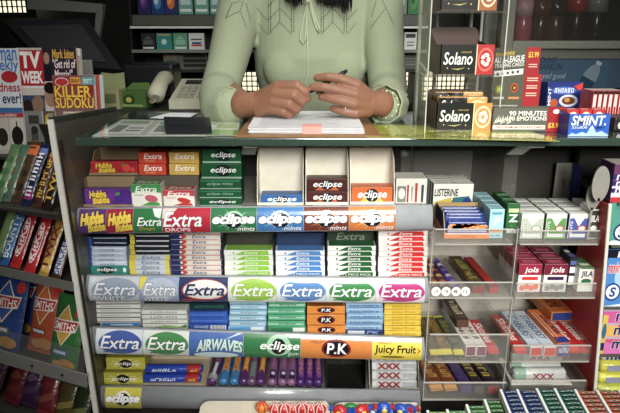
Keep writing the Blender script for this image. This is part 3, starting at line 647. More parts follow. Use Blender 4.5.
# ================================================================ clear tray rack right of the gum stand
rack = thing('clear_tray_rack','clear acrylic rack of sweet trays between the gum stand and mint boxes','rack',(.37,1.0,0))
def rpart(b,name,lab=None,par=None):
    o = b.build(name, par or rack)
    if par is None: o.location = (-.37,-1.0,0)
    if lab: o['label'] = lab
    return o
TY = 1.0
TR = {}                                              # tray -> (x0, x1, floor z, lip top z)
def tray(key,x0,x1,yt,yb,depth=.20,back=True,x0b=None,x1b=None):
    a = P(x0,yb,TY); c = P(x1,yb,TY); zt = P((x0+x1)/2,yt,TY).z; zf = (a.z+c.z)/2
    TR[key] = (a.x,c.x,zf+.0035,zt)
    b = B(); b.box(a.x,TY,zf,c.x,TY+depth,zf+.003,'cfccc2:c'); b.box(a.x,TY-.0035,zf,c.x,TY-.0005,zt,'dcd9d0:c',.0008)
    b.box(a.x-.003,TY-.0035,zf,a.x-.0005,TY+depth,zt,'dcd9d0:c'); b.box(c.x+.0005,TY-.0035,zf,c.x+.003,TY+depth,zt,'dcd9d0:c')
    t = rpart(b,'tray'); b = B(); b.box(a.x,TY-.005,zf-.0022,c.x,TY-.0005,zf,'a9a69a:s'); b.box(a.x,TY-.0044,zt,c.x,TY-.0005,zt+.001,'cbc8bc:s'); o = rpart(b,'tray_edge',None,t); o.location = t.location*0
for k,*a in (('a1',434,512,229,243),('b1',519,597,230.5,243),('a2',428,511,282,296.5),('b2',514,594,283,296.5),('a3',428,506,334,360.5),('b3',511,588,345,360),('a4',422,504,382,398),('b4',510,584,380,390)):
    tray(k,*a)
for x,yt,yb in ((432,228,300),(515,228,300),(508,296,396),(427,296,400)):
    p = P(x,(yt+yb)/2,TY+.004); zt = P(x,yt,TY+.004).z; zb = P(x,yb,TY+.004).z
    b = B(); b.box(p.x-.002,TY+.001,zb,p.x+.002,TY+.014,zt,'c9c6ba:c'); b.box(p.x-.0028,TY+.0005,zb,p.x-.0016,TY+.004,zt,'b5b2a6:s'); rpart(b,'upright')
pu = P(603,202,TY); pl = P(588.5,388,TY); ex_ = (pl-pu)/(pl.z-pu.z); pb_ = pu+ex_*(.55-pu.z)
b = B(); b.plate([(pu.x,TY-.018,pu.z),(pu.x,TY+.045,pu.z),(pb_.x,TY+.20,.55),(pb_.x,TY-.018,.55)],(.004,0,0),'ad2a26:s'); rpart(b,'side_panel','red side panel')
b = B(); b.plate([(pu.x-.0005,TY-.022,pu.z+.003),(pu.x-.0005,TY-.0185,pu.z+.003),(pb_.x-.0005,TY-.0185,.55),(pb_.x-.0005,TY-.022,.55)],(.0052,0,0),'d8d4c6:s'); rpart(b,'edge_trim','cream edge trim of the red side panel')
b = B(); b.box(.2175,1.222,0,.62,1.24,P(500,232,1.222).z,'bdb7a9'); b.box(.2175,1.222,P(500,232,1.222).z,.62,1.24,1.084,'34322c'); b.box(.2175,1.03,0,.52,1.215,.50,'4a4640'); rpart(b,'back_panel')
b = B(); b.box(P(400,180,1.16).x,1.155,P(400,206,1.16).z,P(470,180,1.16).x,1.158,P(440,150,1.16).z,'c4c2b8:c'); b.box(P(502,180,1.12).x,1.115,P(400,206,1.12).z,P(516,180,1.12).x,1.119,P(440,152,1.12).z,'b5b2a4:c'); rpart(b,'back_sheet')
b = B(); b.box(P(555,180,1.2).x,1.2,P(400,206,1.2).z,P(580,180,1.2).x,1.204,P(440,163,1.2).z,'8a897c:s'); rpart(b,'grey_back_plate')

def boxart(w,h,d,c,draw=None,tp=None,sd=None,bev=.0008,k=':s'):
    b = B(); b.box(-w/2,0,0,w/2,d,h,c+k,bev)
    if tp: tp(b,top(w,d,h))
    if draw: draw(b,front(w,h))
    if sd: sd(b,left(w,d,h),right(w,d,h))
    return b.mesh('box')
def in_tray(key,x0,x1,ytop,Y,ybot=None):
    """width, centre, floor, height of an upright box whose face spans these pixels at depth Y"""
    a,c,z,_ = TR[key]; p = P(x0,ytop,Y); q = P(x1,ytop,Y); return q.x-p.x,(p.x+q.x)/2,z+.0004,p.z-z
# tray a1: mouthwash strip boxes, blue tablets carton, pale blue boxes, green boxes
Yb = 1.125; w,cx,z,h = in_tray('a1',434,474,184,Yb)
m = boxart(w,h,.018,'e9e7da',lambda b,f:(b.text(f,'LISTERINE',.03,.66,.62,.86,'20242a:s',2,.12,.05),b.poly(f,[(.05,.5),(.45,.62),(.5,.35),(.05,.3)],'c9b43a:s',1),b.poly(f,[(.42,.35),(.5,.62),(.9,.66),(.98,.5),(.8,.36)],'2f6f7a:s',1.5),b.ell(f,.85,.5,.1,.12,'2a3a7a:s',2),b.rect(f,.02,.0,.98,.22,'d8d4c4:s',1)),lambda b,g:(b.rect(g,.0,.0,1,.18,'3a4a48:s',1),b.rect(g,.1,.4,.6,.6,'8f9086:s',1),b.rect(g,.5,.7,.95,.85,'6a6a62:s',1)),lambda b,l,r:(b.rect(l,0,0,1,1,'2f6a6c:s',1)))
for i,t in enumerate(('foremost of four','second of four','third of four','rearmost of four')):
    tag(obj('mouth_strip_box',m,None,(cx-.001*i,Yb+.0185*i,z)),'white mouth strip box with black lettering, %s behind the tablets carton'%t,'box','mouth strip boxes')
Yq = 1.012; w,cx,z,_ = in_tray('a1',444,489,240,Yq); hf = P(460,233,Yq).z-z; hb = P(460,203,Yq+.075).z-z
b = B(); t = .0012; b.box(-w/2,0,0,w/2,.08,t,'a98a5c'); b.box(-w/2,.08-t,t,w/2,.08,hb,'b3935f')
for sx in (-1,1):
    x = -w/2 if sx < 0 else w/2-t; b.plate([(x,0,t),(x,.08-t,t),(x,.08-t,hb),(x,.02,hb*.98),(x,0,hf)],(t,0,0),'b3935f')
b.plate([(-w/2-.0003,0,t),(-w/2-.0003,.079,t),(-w/2-.0003,.079,hb*.4),(-w/2-.0003,0,hf)],(-.0003,0,0),'e07a2a:s'); b.plate([(-w/2-.0003,.0,hf*1.02),(-w/2-.0003,.079,hb*.42),(-w/2-.0003,.079,hb),(-w/2-.0003,.02,hb*.98)],(-.0003,0,0),'1f2a5e:s')
b.box(-w/2,-.0005,0,w/2,t,hf,'e8832e:s'); f = Fr((-w/2,-.0005,0),(1,0,0),(0,0,1),w,hf); b.rect(f,.02,.8,.98,1,'d5dcec:s',1); b.text(f,'~tablet',.34,.3,.7,.6,'b85f1c:s',2,.2,.0)
tag(b.build('open_carton',None,(cx,Yq,z)),'orange fronted brown carton full of blue antacid packs','carton')
ph = .009
for i in range(5):
    yy = .004+.013*i; pw = w*.86; b = B(); hh = (P(460,209,Yq+.05).z-z)-.002*(4-i)-(.004 if i == 0 else 0); b.box(-pw/2,0,0,pw/2,.010,hh,'32438c:w',.002); f = front(pw,hh)
    if i == 0:
        b.text(f,'Quick-Eze',.02,.46,.99,.86,'ee8a2e:w',4,.25,.16,'e8ecf6:w',.08,rise=.03); b.rect(f,.0,.36,1,.46,'c6d2ea:w',2)
    b.rect(f,.1,.94,.9,.99,'b9c2e2:w',2)
    tag(b.build('antacid_pack',None,(cx+(.001,-.002,.002,0,-.001)[i],Yq+yy,z+.0014)),('blue antacid pack with orange lettering at carton front' if i == 0 else 'plain blue antacid pack, %s from the front of its carton'%nth(i)),'antacid pack','antacid packs')
def pale(b,f): b.text(f,'?',.32,.45,.72,.72,'f4f6f6:s',2,.1,.06); b.rect(f,.1,.2,.9,.3,'e0a06a:s',1); b.rect(f,.15,.82,.85,.9,'5fa0b0:s',1); b.text(f,'~small',.15,.06,.85,.15,'4f8fa0:s',2)
for i in range(4):
    Y = 1.014+.03*i; w,cx,z,h = in_tray('a1',490.5,505,209.5,Y) if i == 0 else (w,cx,z,h)
    m = m if i else boxart(w,h,.028,'a6d2d8',pale,lambda b,g:(b.rect(g,.1,.1,.9,.35,'7fb6c0:s',1),b.rect(g,.2,.5,.8,.8,'8fc4cc:s',1)),lambda b,l,r:b.rect(l,.1,.1,.9,.9,'86bcc6:s',1))
    tag(obj('tablet_box',m,None,(cx,Y,z)),'tall pale blue tablet box, %s from the front of its row'%nth(i) if i else 'tall pale blue tablet box at the front of its row','box','pale blue tablet boxes')
for i in range(3):
    Y = 1.03+.032*i; 
    if i == 0:
        w,cx,z,h = in_tray('a1',507.5,521,205,Y); w *= .95
        m = boxart(w,h,.03,'2c6a38',lambda b,f:(b.text(f,'Z',.2,.45,.85,.68,'eef4e6:s',2,.0,.08),b.rect(f,.12,.75,.9,.88,'c9d8a0:s',1),b.rect(f,.1,.08,.9,.2,'e8ece0:s',1)),lambda b,g:(b.rect(g,.1,.1,.9,.3,'9fbf9a:s',1),b.rect(g,.3,.5,.9,.8,'1f4a28:s',1)))
    tag(obj('tablet_box',m,None,(cx,Y,z)),'dark green tablet box with big white letter' if i == 0 else 'dark green tablet box, %s from the front of its row'%nth(i),'box','dark green tablet boxes')
# tray b1: flip top cartons in three files, four deep
def notch(c,c2,word,col):
    def d(b,f):
        b.rect(f,.03,.0,.97,.82,c+':s',1); b.poly(f,[(.24,.84),(.5,.50),(.78,.84)],'f2f2ee:s',2); b.ell(f,.68,.42,.24,.13,c2+':s',1.6)
        b.ell(f,.68,.42,.17,.08,'e8d2c8:s',1.8); b.rect(f,.1,.06,.9,.2,'dfe2de:s',1.5)
        b.poly(f,[(.05,.1),(.22,.1),(.22,.72),(.05,.72)],col+':s',1.4)
        g = Fr(f.pt(.21,.1,0),(0,0,1),(-1,0,0),f.H*.6,f.W*.16); g.n = f.n; b.text(g,word,0,.1,1,.9,'eef2ea:s',3,0,.04)
    return d
files = [(522,545,'b9c0ac','8fa888','MINTS','97a08c','silver grey'),(547,568,'5a9a4c','b04a4a','MINTS','3f7a38','green'),(570,590,'4a5aa8','b04a3a','MINTS','33408c','blue')]
for x0,x1,c,c2,wd,cc,nm in files:
    for i in range(4):
        Y = 1.012+.026*i
        if i == 0:
            w,cx,z,h = in_tray('b1',x0,x1,214,Y); w *= .97
            m = boxart(w,h,.0245,'dfe0d8',notch(c,c2,wd,cc),lambda b,g:(b.rect(g,.04,.08,.96,.4,'eeeee8:s',1),b.rect(g,.04,.46,.96,.9,'cfd2c8:s',1),b.rect(g,.2,.6,.8,.75,'a9aca2:s',2)),lambda b,l,r:(b.rect(l,.05,.05,.95,.95,cc+':s',1)))
        tag(obj('mint_carton',m,None,(cx,Y,z)),'%s flip top mint carton, %s'%(nm,('foremost of its file' if i == 0 else 'rearmost of its file' if i == 3 else nth(i)+' from the front of its file')),'mint carton','flip top mint cartons')
def jila(c,word='JILA'):
    return lambda b,f:(b.rect(f,.05,.03,.95,.97,c+':s',1),b.text(f,word,.12,.52,.88,.8,'f2f2ea:s' if c != 'e6e6dc' else '22241f:s',2,.1,.06),b.ell(f,.5,.36,.3,.1,'d9dbd4:s' if c != 'e6e6dc' else '2c6a3a:s',2))
w,cx,z,h = in_tray('b1',590.3,601.5,212,1.012); w*=.96; cx -= .0005
for i in range(2):
    tag(obj('mint_carton',boxart(w,h+.004,.045,'e4e4dc',jila('3c3c3c'),lambda b,g:(b.rect(g,.15,.1,.85,.6,'22221f:s',1),b.rect(g,.1,.7,.9,.9,'f0f0ea:s',1))) if i == 0 else boxart(w,h+.004,.03,'e4e4dc',None,lambda b,g:b.rect(g,.1,.1,.9,.9,'d9d9d0:s',1)),None,(cx,1.012+.047*i,z)),'tall white and charcoal mint carton at the right end of its tray' if i == 0 else 'plain topped white carton behind the charcoal mint carton','mint carton')
# navy display card and two round grey discs
p = P(566,186,1.13); b = B(); a0 = P(574,163,1.13); a1 = P(586,168,1.10); zb = TR['b1'][2]+.0004
b.plate([(a0.x,1.132,zb),(a1.x,1.132-.02,zb),(a1.x,1.112,a1.z),(a0.x,1.132,a0.z)],(0,.002,0),'1d1f48:s'); tag(b.build('display_card'),'navy display card standing behind the mint cartons','card')
for (x,y,rx,ry,Y,nm) in ((601,184,8.5,18,.987,'larger'),(593.5,197,7,14,1.006,'smaller')):
    c = P(x,y,Y); k = 1.03/600; b = B(); n = 28
    pts = [(c.x+rx*k*math.cos(2*math.pi*i/n),Y,c.z+ry*k*math.sin(2*math.pi*i/n)) for i in range(n)]
    zb = pu.z+.0035 if nm == 'larger' else TR['b1'][2]+.0004
    b.plate(pts,(0,.003,0),'8f8d84:s'); b.box(c.x-.002,Y,zb,c.x+.002,Y+.003,c.z-ry*k*.8,'8f8d84:s'); tag(b.build('round_card'),'%s grey round card beside the navy display card'%nm,'card')
# tray a2: rolls and bars lying front to back
def lay(name,me,key,x,yfront,Y,label,cat,group,rz=0,rx=0,sc=1,dz=0):
    a,c,z,_ = TR[key]; p = P(x,yfront,Y); o = obj(name,me,None,(p.x,Y,z+.0006+dz)); o.rotation_euler = (R(rx),0,R(rz)); o.scale = (sc,1,sc); return tag(o,label,cat,group)
def choc_roll(c,c2,c3):
    def dr(b,L,r):
        q = Cyl(L,r,R(75),2.0)
        for i in range(5): b.rect(q,.08+.18*i,.05,.16+.18*i,.95,(c2,c3)[i%2]+':w',1)
    return roll(.15,.012,c,dr,'b9a88a')
m1 = choc_roll('4a2a3a','b5542e','d9b45a'); m2 = choc_roll('4a3a7a','7a6ab0','c9b8d8')
for i,(x,m,lab) in enumerate(((437,m1,'brown and gold striped sweet roll at the tray left end'),(446,m1,'brown and gold striped sweet roll next to the mauve one'),(456,m2,'mauve and white sweet roll beside the brown ones'))):
    lay('sweet_roll',m,'a2',x,290,1.004,lab,'sweet roll','striped sweet rolls',rz=5,sc=.72)
def barbox(w,h,L,c,tx,tc,c2=None,endc=None,k=':w',bev=.003,sc=.1):
    b = B(); b.box(-w/2,0,0,w/2,L,h,c+k,bev); g = Fr((-w/2,L,h),(0,-1,0),(1,0,0),L,w)
    if c2: b.rect(g,.05,.08,.95,.92,c2+k,1)
    if tx: b.text(g,tx,.15,.2,.80,.82,tc+k,2,sc,.05)
    if endc: b.rect(front(w,h),.06,.08,.94,.92,endc+k,1)
    return b.mesh('bar')
def lay_top(key,x,y,zoff): pass
lay('chocolate_bar',barbox(.026,.016,.15,'5a4428','~cadburyx','b9a24a','4f4426','8a1f1a'),'a2',479,288,1.004,'brown chocolate bar with gold lettering and red end','chocolate bar',None,4)
lay('chocolate_bar',barbox(.018,.014,.15,'8a1f1c',None,'fff','a32a20','b0302a'),'a2',494,288,1.004,'slim red chocolate bar in the upper clear tray','chocolate bar',None,4)
for i,x in enumerate((436,446,456,465.5)):
    c = P(x,291.5,TY-.0040); b = B(); n = 20; k = 1.1/600
    b.plate([(c.x+4.6*k*math.cos(2*math.pi*j/n),TY-.0038,c.z+4.9*k*math.sin(2*math.pi*j/n)) for j in range(n)],(0,-.0005,0),'f0eee6:s')
    f = Fr((c.x-4*k,TY-.0043,c.z-3*k),(1,0,0),(0,0,1),8*k,6*k); b.text(f,('~aa','~bcd','~e','~fg')[i],.2,.2,.8,.8,'6a6a66:s',1,0,.02); o = rpart(b,'price_sticker','round white price sticker')
# tray b2
def jols(top_c,band):
    return lambda b,f:(b.rect(f,.0,.62,1,1,top_c+':s',1),b.text(f,'jols',.25,.66,.85,.9,'f2ece6:s',2,.15,.05),b.rect(f,.16,.44,.86,.56,band+':s',1.5),b.rect(f,.05,.02,.95,.3,'f0dcd2:s' if band == 'cf2f2f' else 'cfcfcb:s',1),*[b.ell(f,.2+.2*i,.16+.04*(i%2),.12,.1,('e0705a:s' if band == 'cf2f2f' else '8a8a86:s'),1.5) for i in range(4)])
for x0,x1,tc,bd,nm in ((519.5,543,'9a2440','cf2f2f','red banded'),(545,569,'7a2038','3a2448','purple banded')):
    for i in range(4):
        Y = 1.010+.03*i
        if i == 0:
            w,cx,z,h = in_tray('b2',x0,x1,264.5,Y); w *= .97
            m = boxart(w,h,.028,'ece8e2',jols(tc,bd),lambda b,g:(b.rect(g,0,0,1,1,tc+':s',1),b.rect(g,.2,.25,.8,.7,'b85a70:s',2)),lambda b,l,r:b.rect(l,.02,.6,.98,1,tc+':s',1))
        tag(obj('pastille_box',m,None,(cx,Y,z+.0)),'maroon topped %s pastille box, %s'%(nm,'foremost of its file' if i == 0 else 'rearmost of its file' if i == 3 else nth(i)+' from the front'),'pastille box','pastille boxes')
w,cx,z,h = in_tray('b2',570.5,578,258,1.03); tag(obj('mint_carton',boxart(w,h,.05,'2a2a34',lambda b,f:(b.rect(f,.1,.5,.9,.7,'f0f0ec:s',1),b.rect(f,.1,.76,.9,.9,'5a6aa0:s',1),b.rect(f,.1,.1,.9,.4,'e8e8e2:s',1)),lambda b,g:(b.rect(g,.1,.1,.9,.4,'5a6aa0:s',1),b.rect(g,.2,.55,.8,.8,'e6e6e2:s',1))),None,(cx,1.03,z)),'narrow black and white mint carton between pastille and green boxes','mint carton')
w,cx,z,h = in_tray('b2',579.5,596,268,1.012)
w *= .95; tag(obj('mint_carton',boxart(w,h,.05,'e6e6dc',lambda b,f:(b.text(f,'JILA',.14,.58,.86,.86,'22241f:s',2,.1,.06),b.ell(f,.5,.45,.32,.1,'2c6a3a:s',2),b.rect(f,.05,.95,.95,1,'3c6a42:s',1)),lambda b,g:(b.rect(g,0,0,1,1,'4f7a4a:s',1),b.rect(g,.2,.2,.8,.4,'e2e6da:s',2))),None,(cx,1.012,z)),'white mint carton with green top in the second tray','mint carton')
# tray a3: bars front to back
def wrapbar(w,h,L,c,tx,tc,endc,c2=None):
    """bar with crimped fin ends"""
    b = B(); b.box(-w/2,.012,0,w/2,L-.012,h,c+':w',.004)
    for y0,y1,s in ((0,.0122,1),(L-.0122,L,-1)):
        n = 6
        for i in range(n):
            xa = -w*.47+w*.94*i/n; xb = -w*.47+w*.94*(i+1)/n; b.hexa([(xa,y0,h*.35),(xb,y0,h*.35+.001),(xb,y1,h*.35+.001),(xa,y1,h*.35)],[(xa,y0,h*.35+.002),(xb,y0,h*.35+.003),(xb,y1,h*.7),(xa,y1,h*.7)],endc+':w')
    g = Fr((-w/2,L,h),(0,-1,0),(1,0,0),L,w)
    if c2: b.rect(g,.12,.1,.88,.9,c2+':w',1)
    if tx: b.text(g,tx,.2,.2,.8,.85,tc+':w',2,.1,.05)
    return b.mesh('bar')
b3 = 'sweets in the third tray'
yy = 'e2d22c'
lay('chocolate_bar',wrapbar(.020,.014,.15,'4a3a14','~crunchy','8a7a2a','e2d22c','5a4a18'),'a3',436,352,1.004,'dark olive bar with yellow fin end, leftmost in its tray','chocolate bar',b3,4)
lay('chocolate_bar',wrapbar(.024,.016,.15,'6a4f1c','~golden','a88a2e','e6d634','7a5a1c'),'a3',447,352,1.004,'brown and gold bar with yellow fin end','chocolate bar',b3,4)
lay('chocolate_bar',wrapbar(.020,.015,.15,'4a4a2c','~olive','8a8a4a','e2d636','3f4426'),'a3',459.5,352,1.004,'olive green bar with yellow fin end','chocolate bar',b3,4)
mt = barbox(.019,.022,.12,'ece8dc','~liquor','6a3a1c',None,'7a3050',k=':s',bev=.001,sc=.1)
for i,x in enumerate((471,481.5)): lay('sweet_box',mt,'a3',x,349,1.008,'white liquorice box with maroon end, %s of the two'%('left' if i == 0 else 'right'),'sweet box',b3,4)
m = wrapbar(.022,.016,.13,'c01f24','Skittles','f4eee6','d0302c'); lay('sweet_pack',m,'a3',494.5,350,1.006,'red sweet pack with white lettering right of the white boxes','sweet pack',b3,4)
m2_ = barbox(.022,.014,.11,'e3ddd0','~chews','5a4436',None,'c9a58a'); lay('sweet_pack',barbox(.026,.018,.10,'3a2a26','~dark','d9c8a0','4a3228','5a3a2c'),'a3',462,331,1.075,'brown bar lying behind the white liquorice boxes','sweet pack',b3,4,dz=.0245)
# tray b3
m = wrapbar(.024,.018,.15,'c8231f','Skittles','f6efe6','d8362c')
lay('sweet_pack',m,'b3',521,358,1.004,'red sweet pack with white lettering at the tray left end','sweet pack',b3,4)
ms = barbox(.024,.020,.15,'d3dbe2','STARBURST','4a5f86','c9d4de','d23a2c',k=':s',bev=.001)
lay('sweet_box',ms,'b3',535.5,358,1.006,'silver fruit chew box, left one of the pair','sweet box',b3,4)
lay('sweet_box',ms,'b3',549,358,1.006,'silver fruit chew box, right one of the pair','sweet box',b3,4,dz=.0)
def life(b_=None):
    b = B(); w,h,L = .0235,.030,.14; b.box(-w/2,0,0,w/2,L,h,'dd6f2a:s',.001); g = Fr((-w/2,L,h),(0,-1,0),(1,0,0),L,w); b.text(g,'~lifesav',.2,.5,.78,.95,'2a2a5c:s',2,.05,.05); b.rect(g,.1,.05,.9,.4,'efc89a:s',1); b.rect(g,.12,.15,.9,.3,'b5421f:s',2); f = front(w,h); b.rect(f,.05,.05,.95,.95,'34408c:s',1); b.text(f,'~band',.1,.3,.9,.7,'e6e8f2:s',2,.1,.02); b.rect(g,.84,0,1,1,'34408c:s',1.5); return b.mesh('bar')
ml = life(); lay('sweet_box',ml,'b3',562.5,358,1.004,'orange and blue ring sweet box between silver and red packs','sweet box',b3,4)
for i,x in enumerate((575,588)): lay('sweet_pack',m,'b3',x,358,1.006,'red sweet pack with white lettering, %s of the pair at right'%('left' if i == 0 else 'right'),'sweet pack',b3,4)
lay('sweet_box',barbox(.045,.02,.1,'c8742c','~fruits','3a1e16','b85a24','2a3a7a',k=':s',bev=.001),'b3',560,332,1.09,'orange fruit sweet box lying on the packs behind','sweet box',b3,4,dz=.0305)
# tray a4
m = wrapbar(.026,.02,.14,'8a5420','~toffee','d9a23a','c98a2e','7a3a1c')
for i,x in enumerate((437,451.5)): lay('chocolate_bar',m,'a4',x,392,1.006,'golden brown toffee bar, %s of the pair'%('left' if i == 0 else 'right'),'chocolate bar','bars in the lowest tray',6)
lay('chocolate_bar',barbox(.024,.02,.14,'33204e',None,'fff','3f2a6a','4a2f70'),'a4',466,392,1.006,'plain purple chocolate bar beside the toffee bars','chocolate bar','bars in the lowest tray',6)
for i,x in enumerate((479,492.5)): lay('chocolate_bar',barbox(.023,.02,.14,'1f1420','~chomp','c9b23a','2a1a2a',('4a4a50','c0242c')[i]),'a4',x,392,1.006,'dark bar with yellow lettering and %s end'%(('grey','red')[i]),'chocolate bar','bars in the lowest tray',6)
# tray b4: white carton of crossed mint rolls
a,c,z,_ = TR['b4']; w = P(572,385,1.01).x-P(511,385,1.01).x; cx = (P(572,385,1.01).x+P(511,385,1.01).x)/2
b = B(); t = .0012; H = P(540,361,1.08).z-z; hf = P(540,384,1.01).z-z
b.box(-w/2,0,0,w/2,.08,t,'d8d6ca'); b.box(-w/2,.08-t,t,w/2,.08,H,'cfcdc0')
for sx in (-1,1):
    x = -w/2 if sx < 0 else w/2-t; b.plate([(x,0,t),(x,.08-t,t),(x,.08-t,H),(x,0,hf)],(t,0,0),'c4c2b6')
    xa = -w/2 if sx < 0 else w/2-w*.32; b.box(xa,-.0012,t,xa+w*.32,0,hf,'e8e6dc',.0004); f = Fr((xa,-.0012,t),(1,0,0),(0,0,1),w*.32,hf-t); b.text(f,'EXTRA',.25,.4,.78,.58,'4a4a48:s',2,.0,.01)
b.box(-w/2,0,t,w/2,t,hf*.35,'e0ded2'); tag(b.build('open_carton',None,(cx,1.01,z+.0004)),'white open carton holding strong mint rolls','carton')
L = w*.86; r = .0125
for i,(yy,zz) in enumerate(((.006,.0015),(.030,.0015),(.030,.0285),(.050,.032))):
    if i == 3: continue
    b = B(); b.tube([(-L/2,0,r),(-L/2+.002,0,r),(-L/2+.004,0,r),(L/2-.004,0,r),(L/2-.002,0,r),(L/2,0,r)],[r*.6,r*.92,r,r,r*.92,r*.6],'c6cac6:w',16)
    f = Fr((-L*.16,-r*1.01,r*.55),(1,0,0),(0,.1,.99),L*.4,r); b.text(f,'XXX',0,.05,1,1,'8f1c20:w',8,0,.06,'e6e6e0:w',.04); b.tube([(-L*.48,0,r),(-L*.28,0,r)],[r*1.01]*2,'8fae96:w',16,False)
    tag(b.build('mint_roll',None,(cx,1.011+yy+r,z+.0006+zz)),'silver strong mint roll with red crosses, %s'%('foremost in the white carton','low behind the foremost roll','on top in the white carton')[i],'mint roll','strong mint rolls')
# ================================================================ slanted tray of small gum boxes in front, lower right
an = R(9); O = P(555,389,.955); NN = V((0,-math.sin(an),math.cos(an))); DV = V((0,-math.cos(an),-math.sin(an))); DU = V((1,0,0))
gt = thing('gum_box_tray','slanted white divider tray of small gum boxes in front of the clear rack','tray',(O.x,O.y,O.z-.03))
cols = [(448,466,410,'4f8a38','light green','second'),(467,484,405,'428036','light green','third'),(485,500,400,'37762f','light green','fourth'),(502,516,390,'26366e','navy blue','left'),(519,535,390,'26366e','navy blue','right'),(538,553,389,'1f5a4c','teal','left'),(556,573,389,'1f5a4c','teal','right'),(576.5,595,390.5,'a8502a','orange','left'),(598.5,617,390.5,'a8502a','orange','right'),(429,446,411,'7fb04a','light green','first')]
hb = .009
posts = B()
x0 = PP(428,411,O,NN); x1 = PP(622,400,O,NN)
for xa_,xb_,ya_ in ((427.5,447,411),(447,466.5,410),(466.5,484.5,405),(484.5,500.5,400),(500.5,536.5,390),(536.5,574.5,389),(574.5,619,390)):
    p = PP(xa_,ya_,O,NN); q = PP(xb_,ya_,O,NN); b = B(); e = DV*(.075+max(0,(p.y-.88)*.9)); b.hexa([p+e-NN*.0145,q+e-NN*.0145,q-NN*.0145,p-NN*.0145],[p+e-NN*.0115,q+e-NN*.0115,q-NN*.0115,p-NN*.0115],'d8d6cc:s'); o = b.build('tray_base',gt); o.location = -gt.location
b = B(); b.box(x0.x,.84,0,x1.x,.88,O.z-.045,'57534b'); o = b.build('stand',gt); o.location = -gt.location
for xe,ye in ((427.5,411),(447,410),(466.5,405),(484.5,400),(500.5,390),(517,390),(536.5,389),(554.5,389),(574.8,390),(596.8,391),(619,391)):
    p = PP(xe,ye,O,NN); b = B(); w = .0022
    q = p+DV*.10; b.hexa([q+V((-w,0,0))-NN*.0115,q+V((w,0,0))-NN*.0115,p+V((w,0,0))-NN*.0115,p+V((-w,0,0))-NN*.0115],[q+V((-w,0,0))+NN*.002,q+V((w,0,0))+NN*.002,p+V((w,0,0))+NN*.002,p+V((-w,0,0))+NN*.002],'e4e6e2:s')
    o = b.build('divider',gt); o.location = -gt.location
cache = {}
for x0_,x1_,y_,c,nm,wh in cols:
    p = PP(x0_,y_,O,NN); q = PP(x1_,y_,O,NN); w = (q-p).length*.93; dl = .0102
    key = c
    b = B(); b.box(-w/2,0,-.011,w/2,dl*.95,0,c+':s',.001); f = Fr((-w/2,0,0),(1,0,0),(0,1,0),w,dl*.95)
    b.rect(f,.03,.0,.97,.28,'0f1a1a:s',1); b.poly(f,[(.15,.45),(.45,.85),(.8,.7),(.5,.45)],'b9c8c0:s',1); b.rect(f,.35,.5,.6,.72,'16241f:s',2); b.rect(f,.82,.45,.92,.8,'9fb0a8:s',1)
    m = b.mesh('gum_box')
    vis = 6 if y_ < 398 else 4 if y_ < 407 else 3
    for i in range(vis):
        cpos = (p+q)/2 + DV*(dl*(i+1)+.001)
        o = obj('gum_box',m,None,cpos); o.rotation_euler = (an,0,0)
        tag(o,'small %s gum box, %s from the back of %s %s column'%(nm,nth(i),'the '+wh,nm),'gum box','small gum boxes in the slanted tray')
# ================================================================ cream sweet bins under the bottom tier
def bin_(x0,x1,yt,Y,label,slant):
    a = P(x0,yt,Y+.05); c = P(x1,yt,Y+.05); H = .075; b = B(); t = .002; zt = a.z; zb = zt-H
    n = 6; rr = .02
    outline = [(a.x,zb)]+[(a.x+rr-rr*math.cos(math.pi/2*i/n)+.0*i,zt-rr+rr*math.sin(math.pi/2*i/n)) for i in range(n+1)]+[(c.x-rr*.4,zt),(c.x,zt-rr*.5),(c.x,zb)]
    b.plate([(x,Y+.05,z) for x,z in outline],(0,t,0),'e2d9c4'); b.box(a.x,Y,zb,c.x,Y+.05,zb+t,'d8cfba'); b.plate([(a.x,Y,zb+t),(a.x,Y+.05,zb+t),(a.x,Y+.05,zt-rr),(a.x,Y,zb+.03)],(t,0,0),'d8cfba'); b.plate([(c.x-t,Y,zb+t),(c.x-t,Y+.05,zb+t),(c.x-t,Y+.05,zt-rr),(c.x-t,Y,zb+.03)],(t,0,0),'d8cfba'); b.box(a.x,Y-t,zb,c.x,Y,zb+.03,'dcd3be')
    o = b.build('sweet_bin'); o.location = (0,0,0); tag(o,label,'bin','cream sweet bins'); return a,c,zb
ba,bc,bz = bin_(199,330,401.5,.905,'cream card bin with red striped lollipops','l')
bd,be,bz2 = bin_(331.5,421,403,.905,'cream card bin with blue and red wrapped sweets','r')
bs = B(); bs.box(ba.x-.01,.89,.0,be.x,.97,bz-.0005,'514d46'); tag(bs.build('display_plinth'),'dark low plinth carrying the cream sweet bins','plinth')
def lolly(c1,c2,h=.055):
    b = B(); b.ball((0,0,h),.0115,c1+':g',sub=3)
    for i in range(6):
        w = i*math.pi/3; b.tube([V((0,0,h))+V((math.cos(w)*math.sin(q)*.0117,math.sin(w)*math.sin(q)*.0117,math.cos(q)*.0117)) for q in [k*.25+.2 for k in range(9)]],.0011,c2+':g',5)
    b.tube([(0,0,0),(0,0,h-.01)],.0017,'eeeae0',8); return b.mesh('lollipop')
for i,(x,y) in enumerate(((262,406),(275,407.5),(284,407),(293,407.5),(302,406.5),(311,407.5),(320,407))):
    p = P(x,y,.935+.006*(i%2)); o = obj('lollipop',lolly(*(('e8821f','c9251f') if i == 0 else ('c9251f','f0d8d0')),p.z-bz-.0025-.004),None,(p.x,p.y,bz+.0025))
    tag(o,'orange and red lollipop at the left of the red ones' if i == 0 else 'red striped lollipop, %s from the left in the cream bin'%nth(i-1),'lollipop','lollipops in the cream bin')
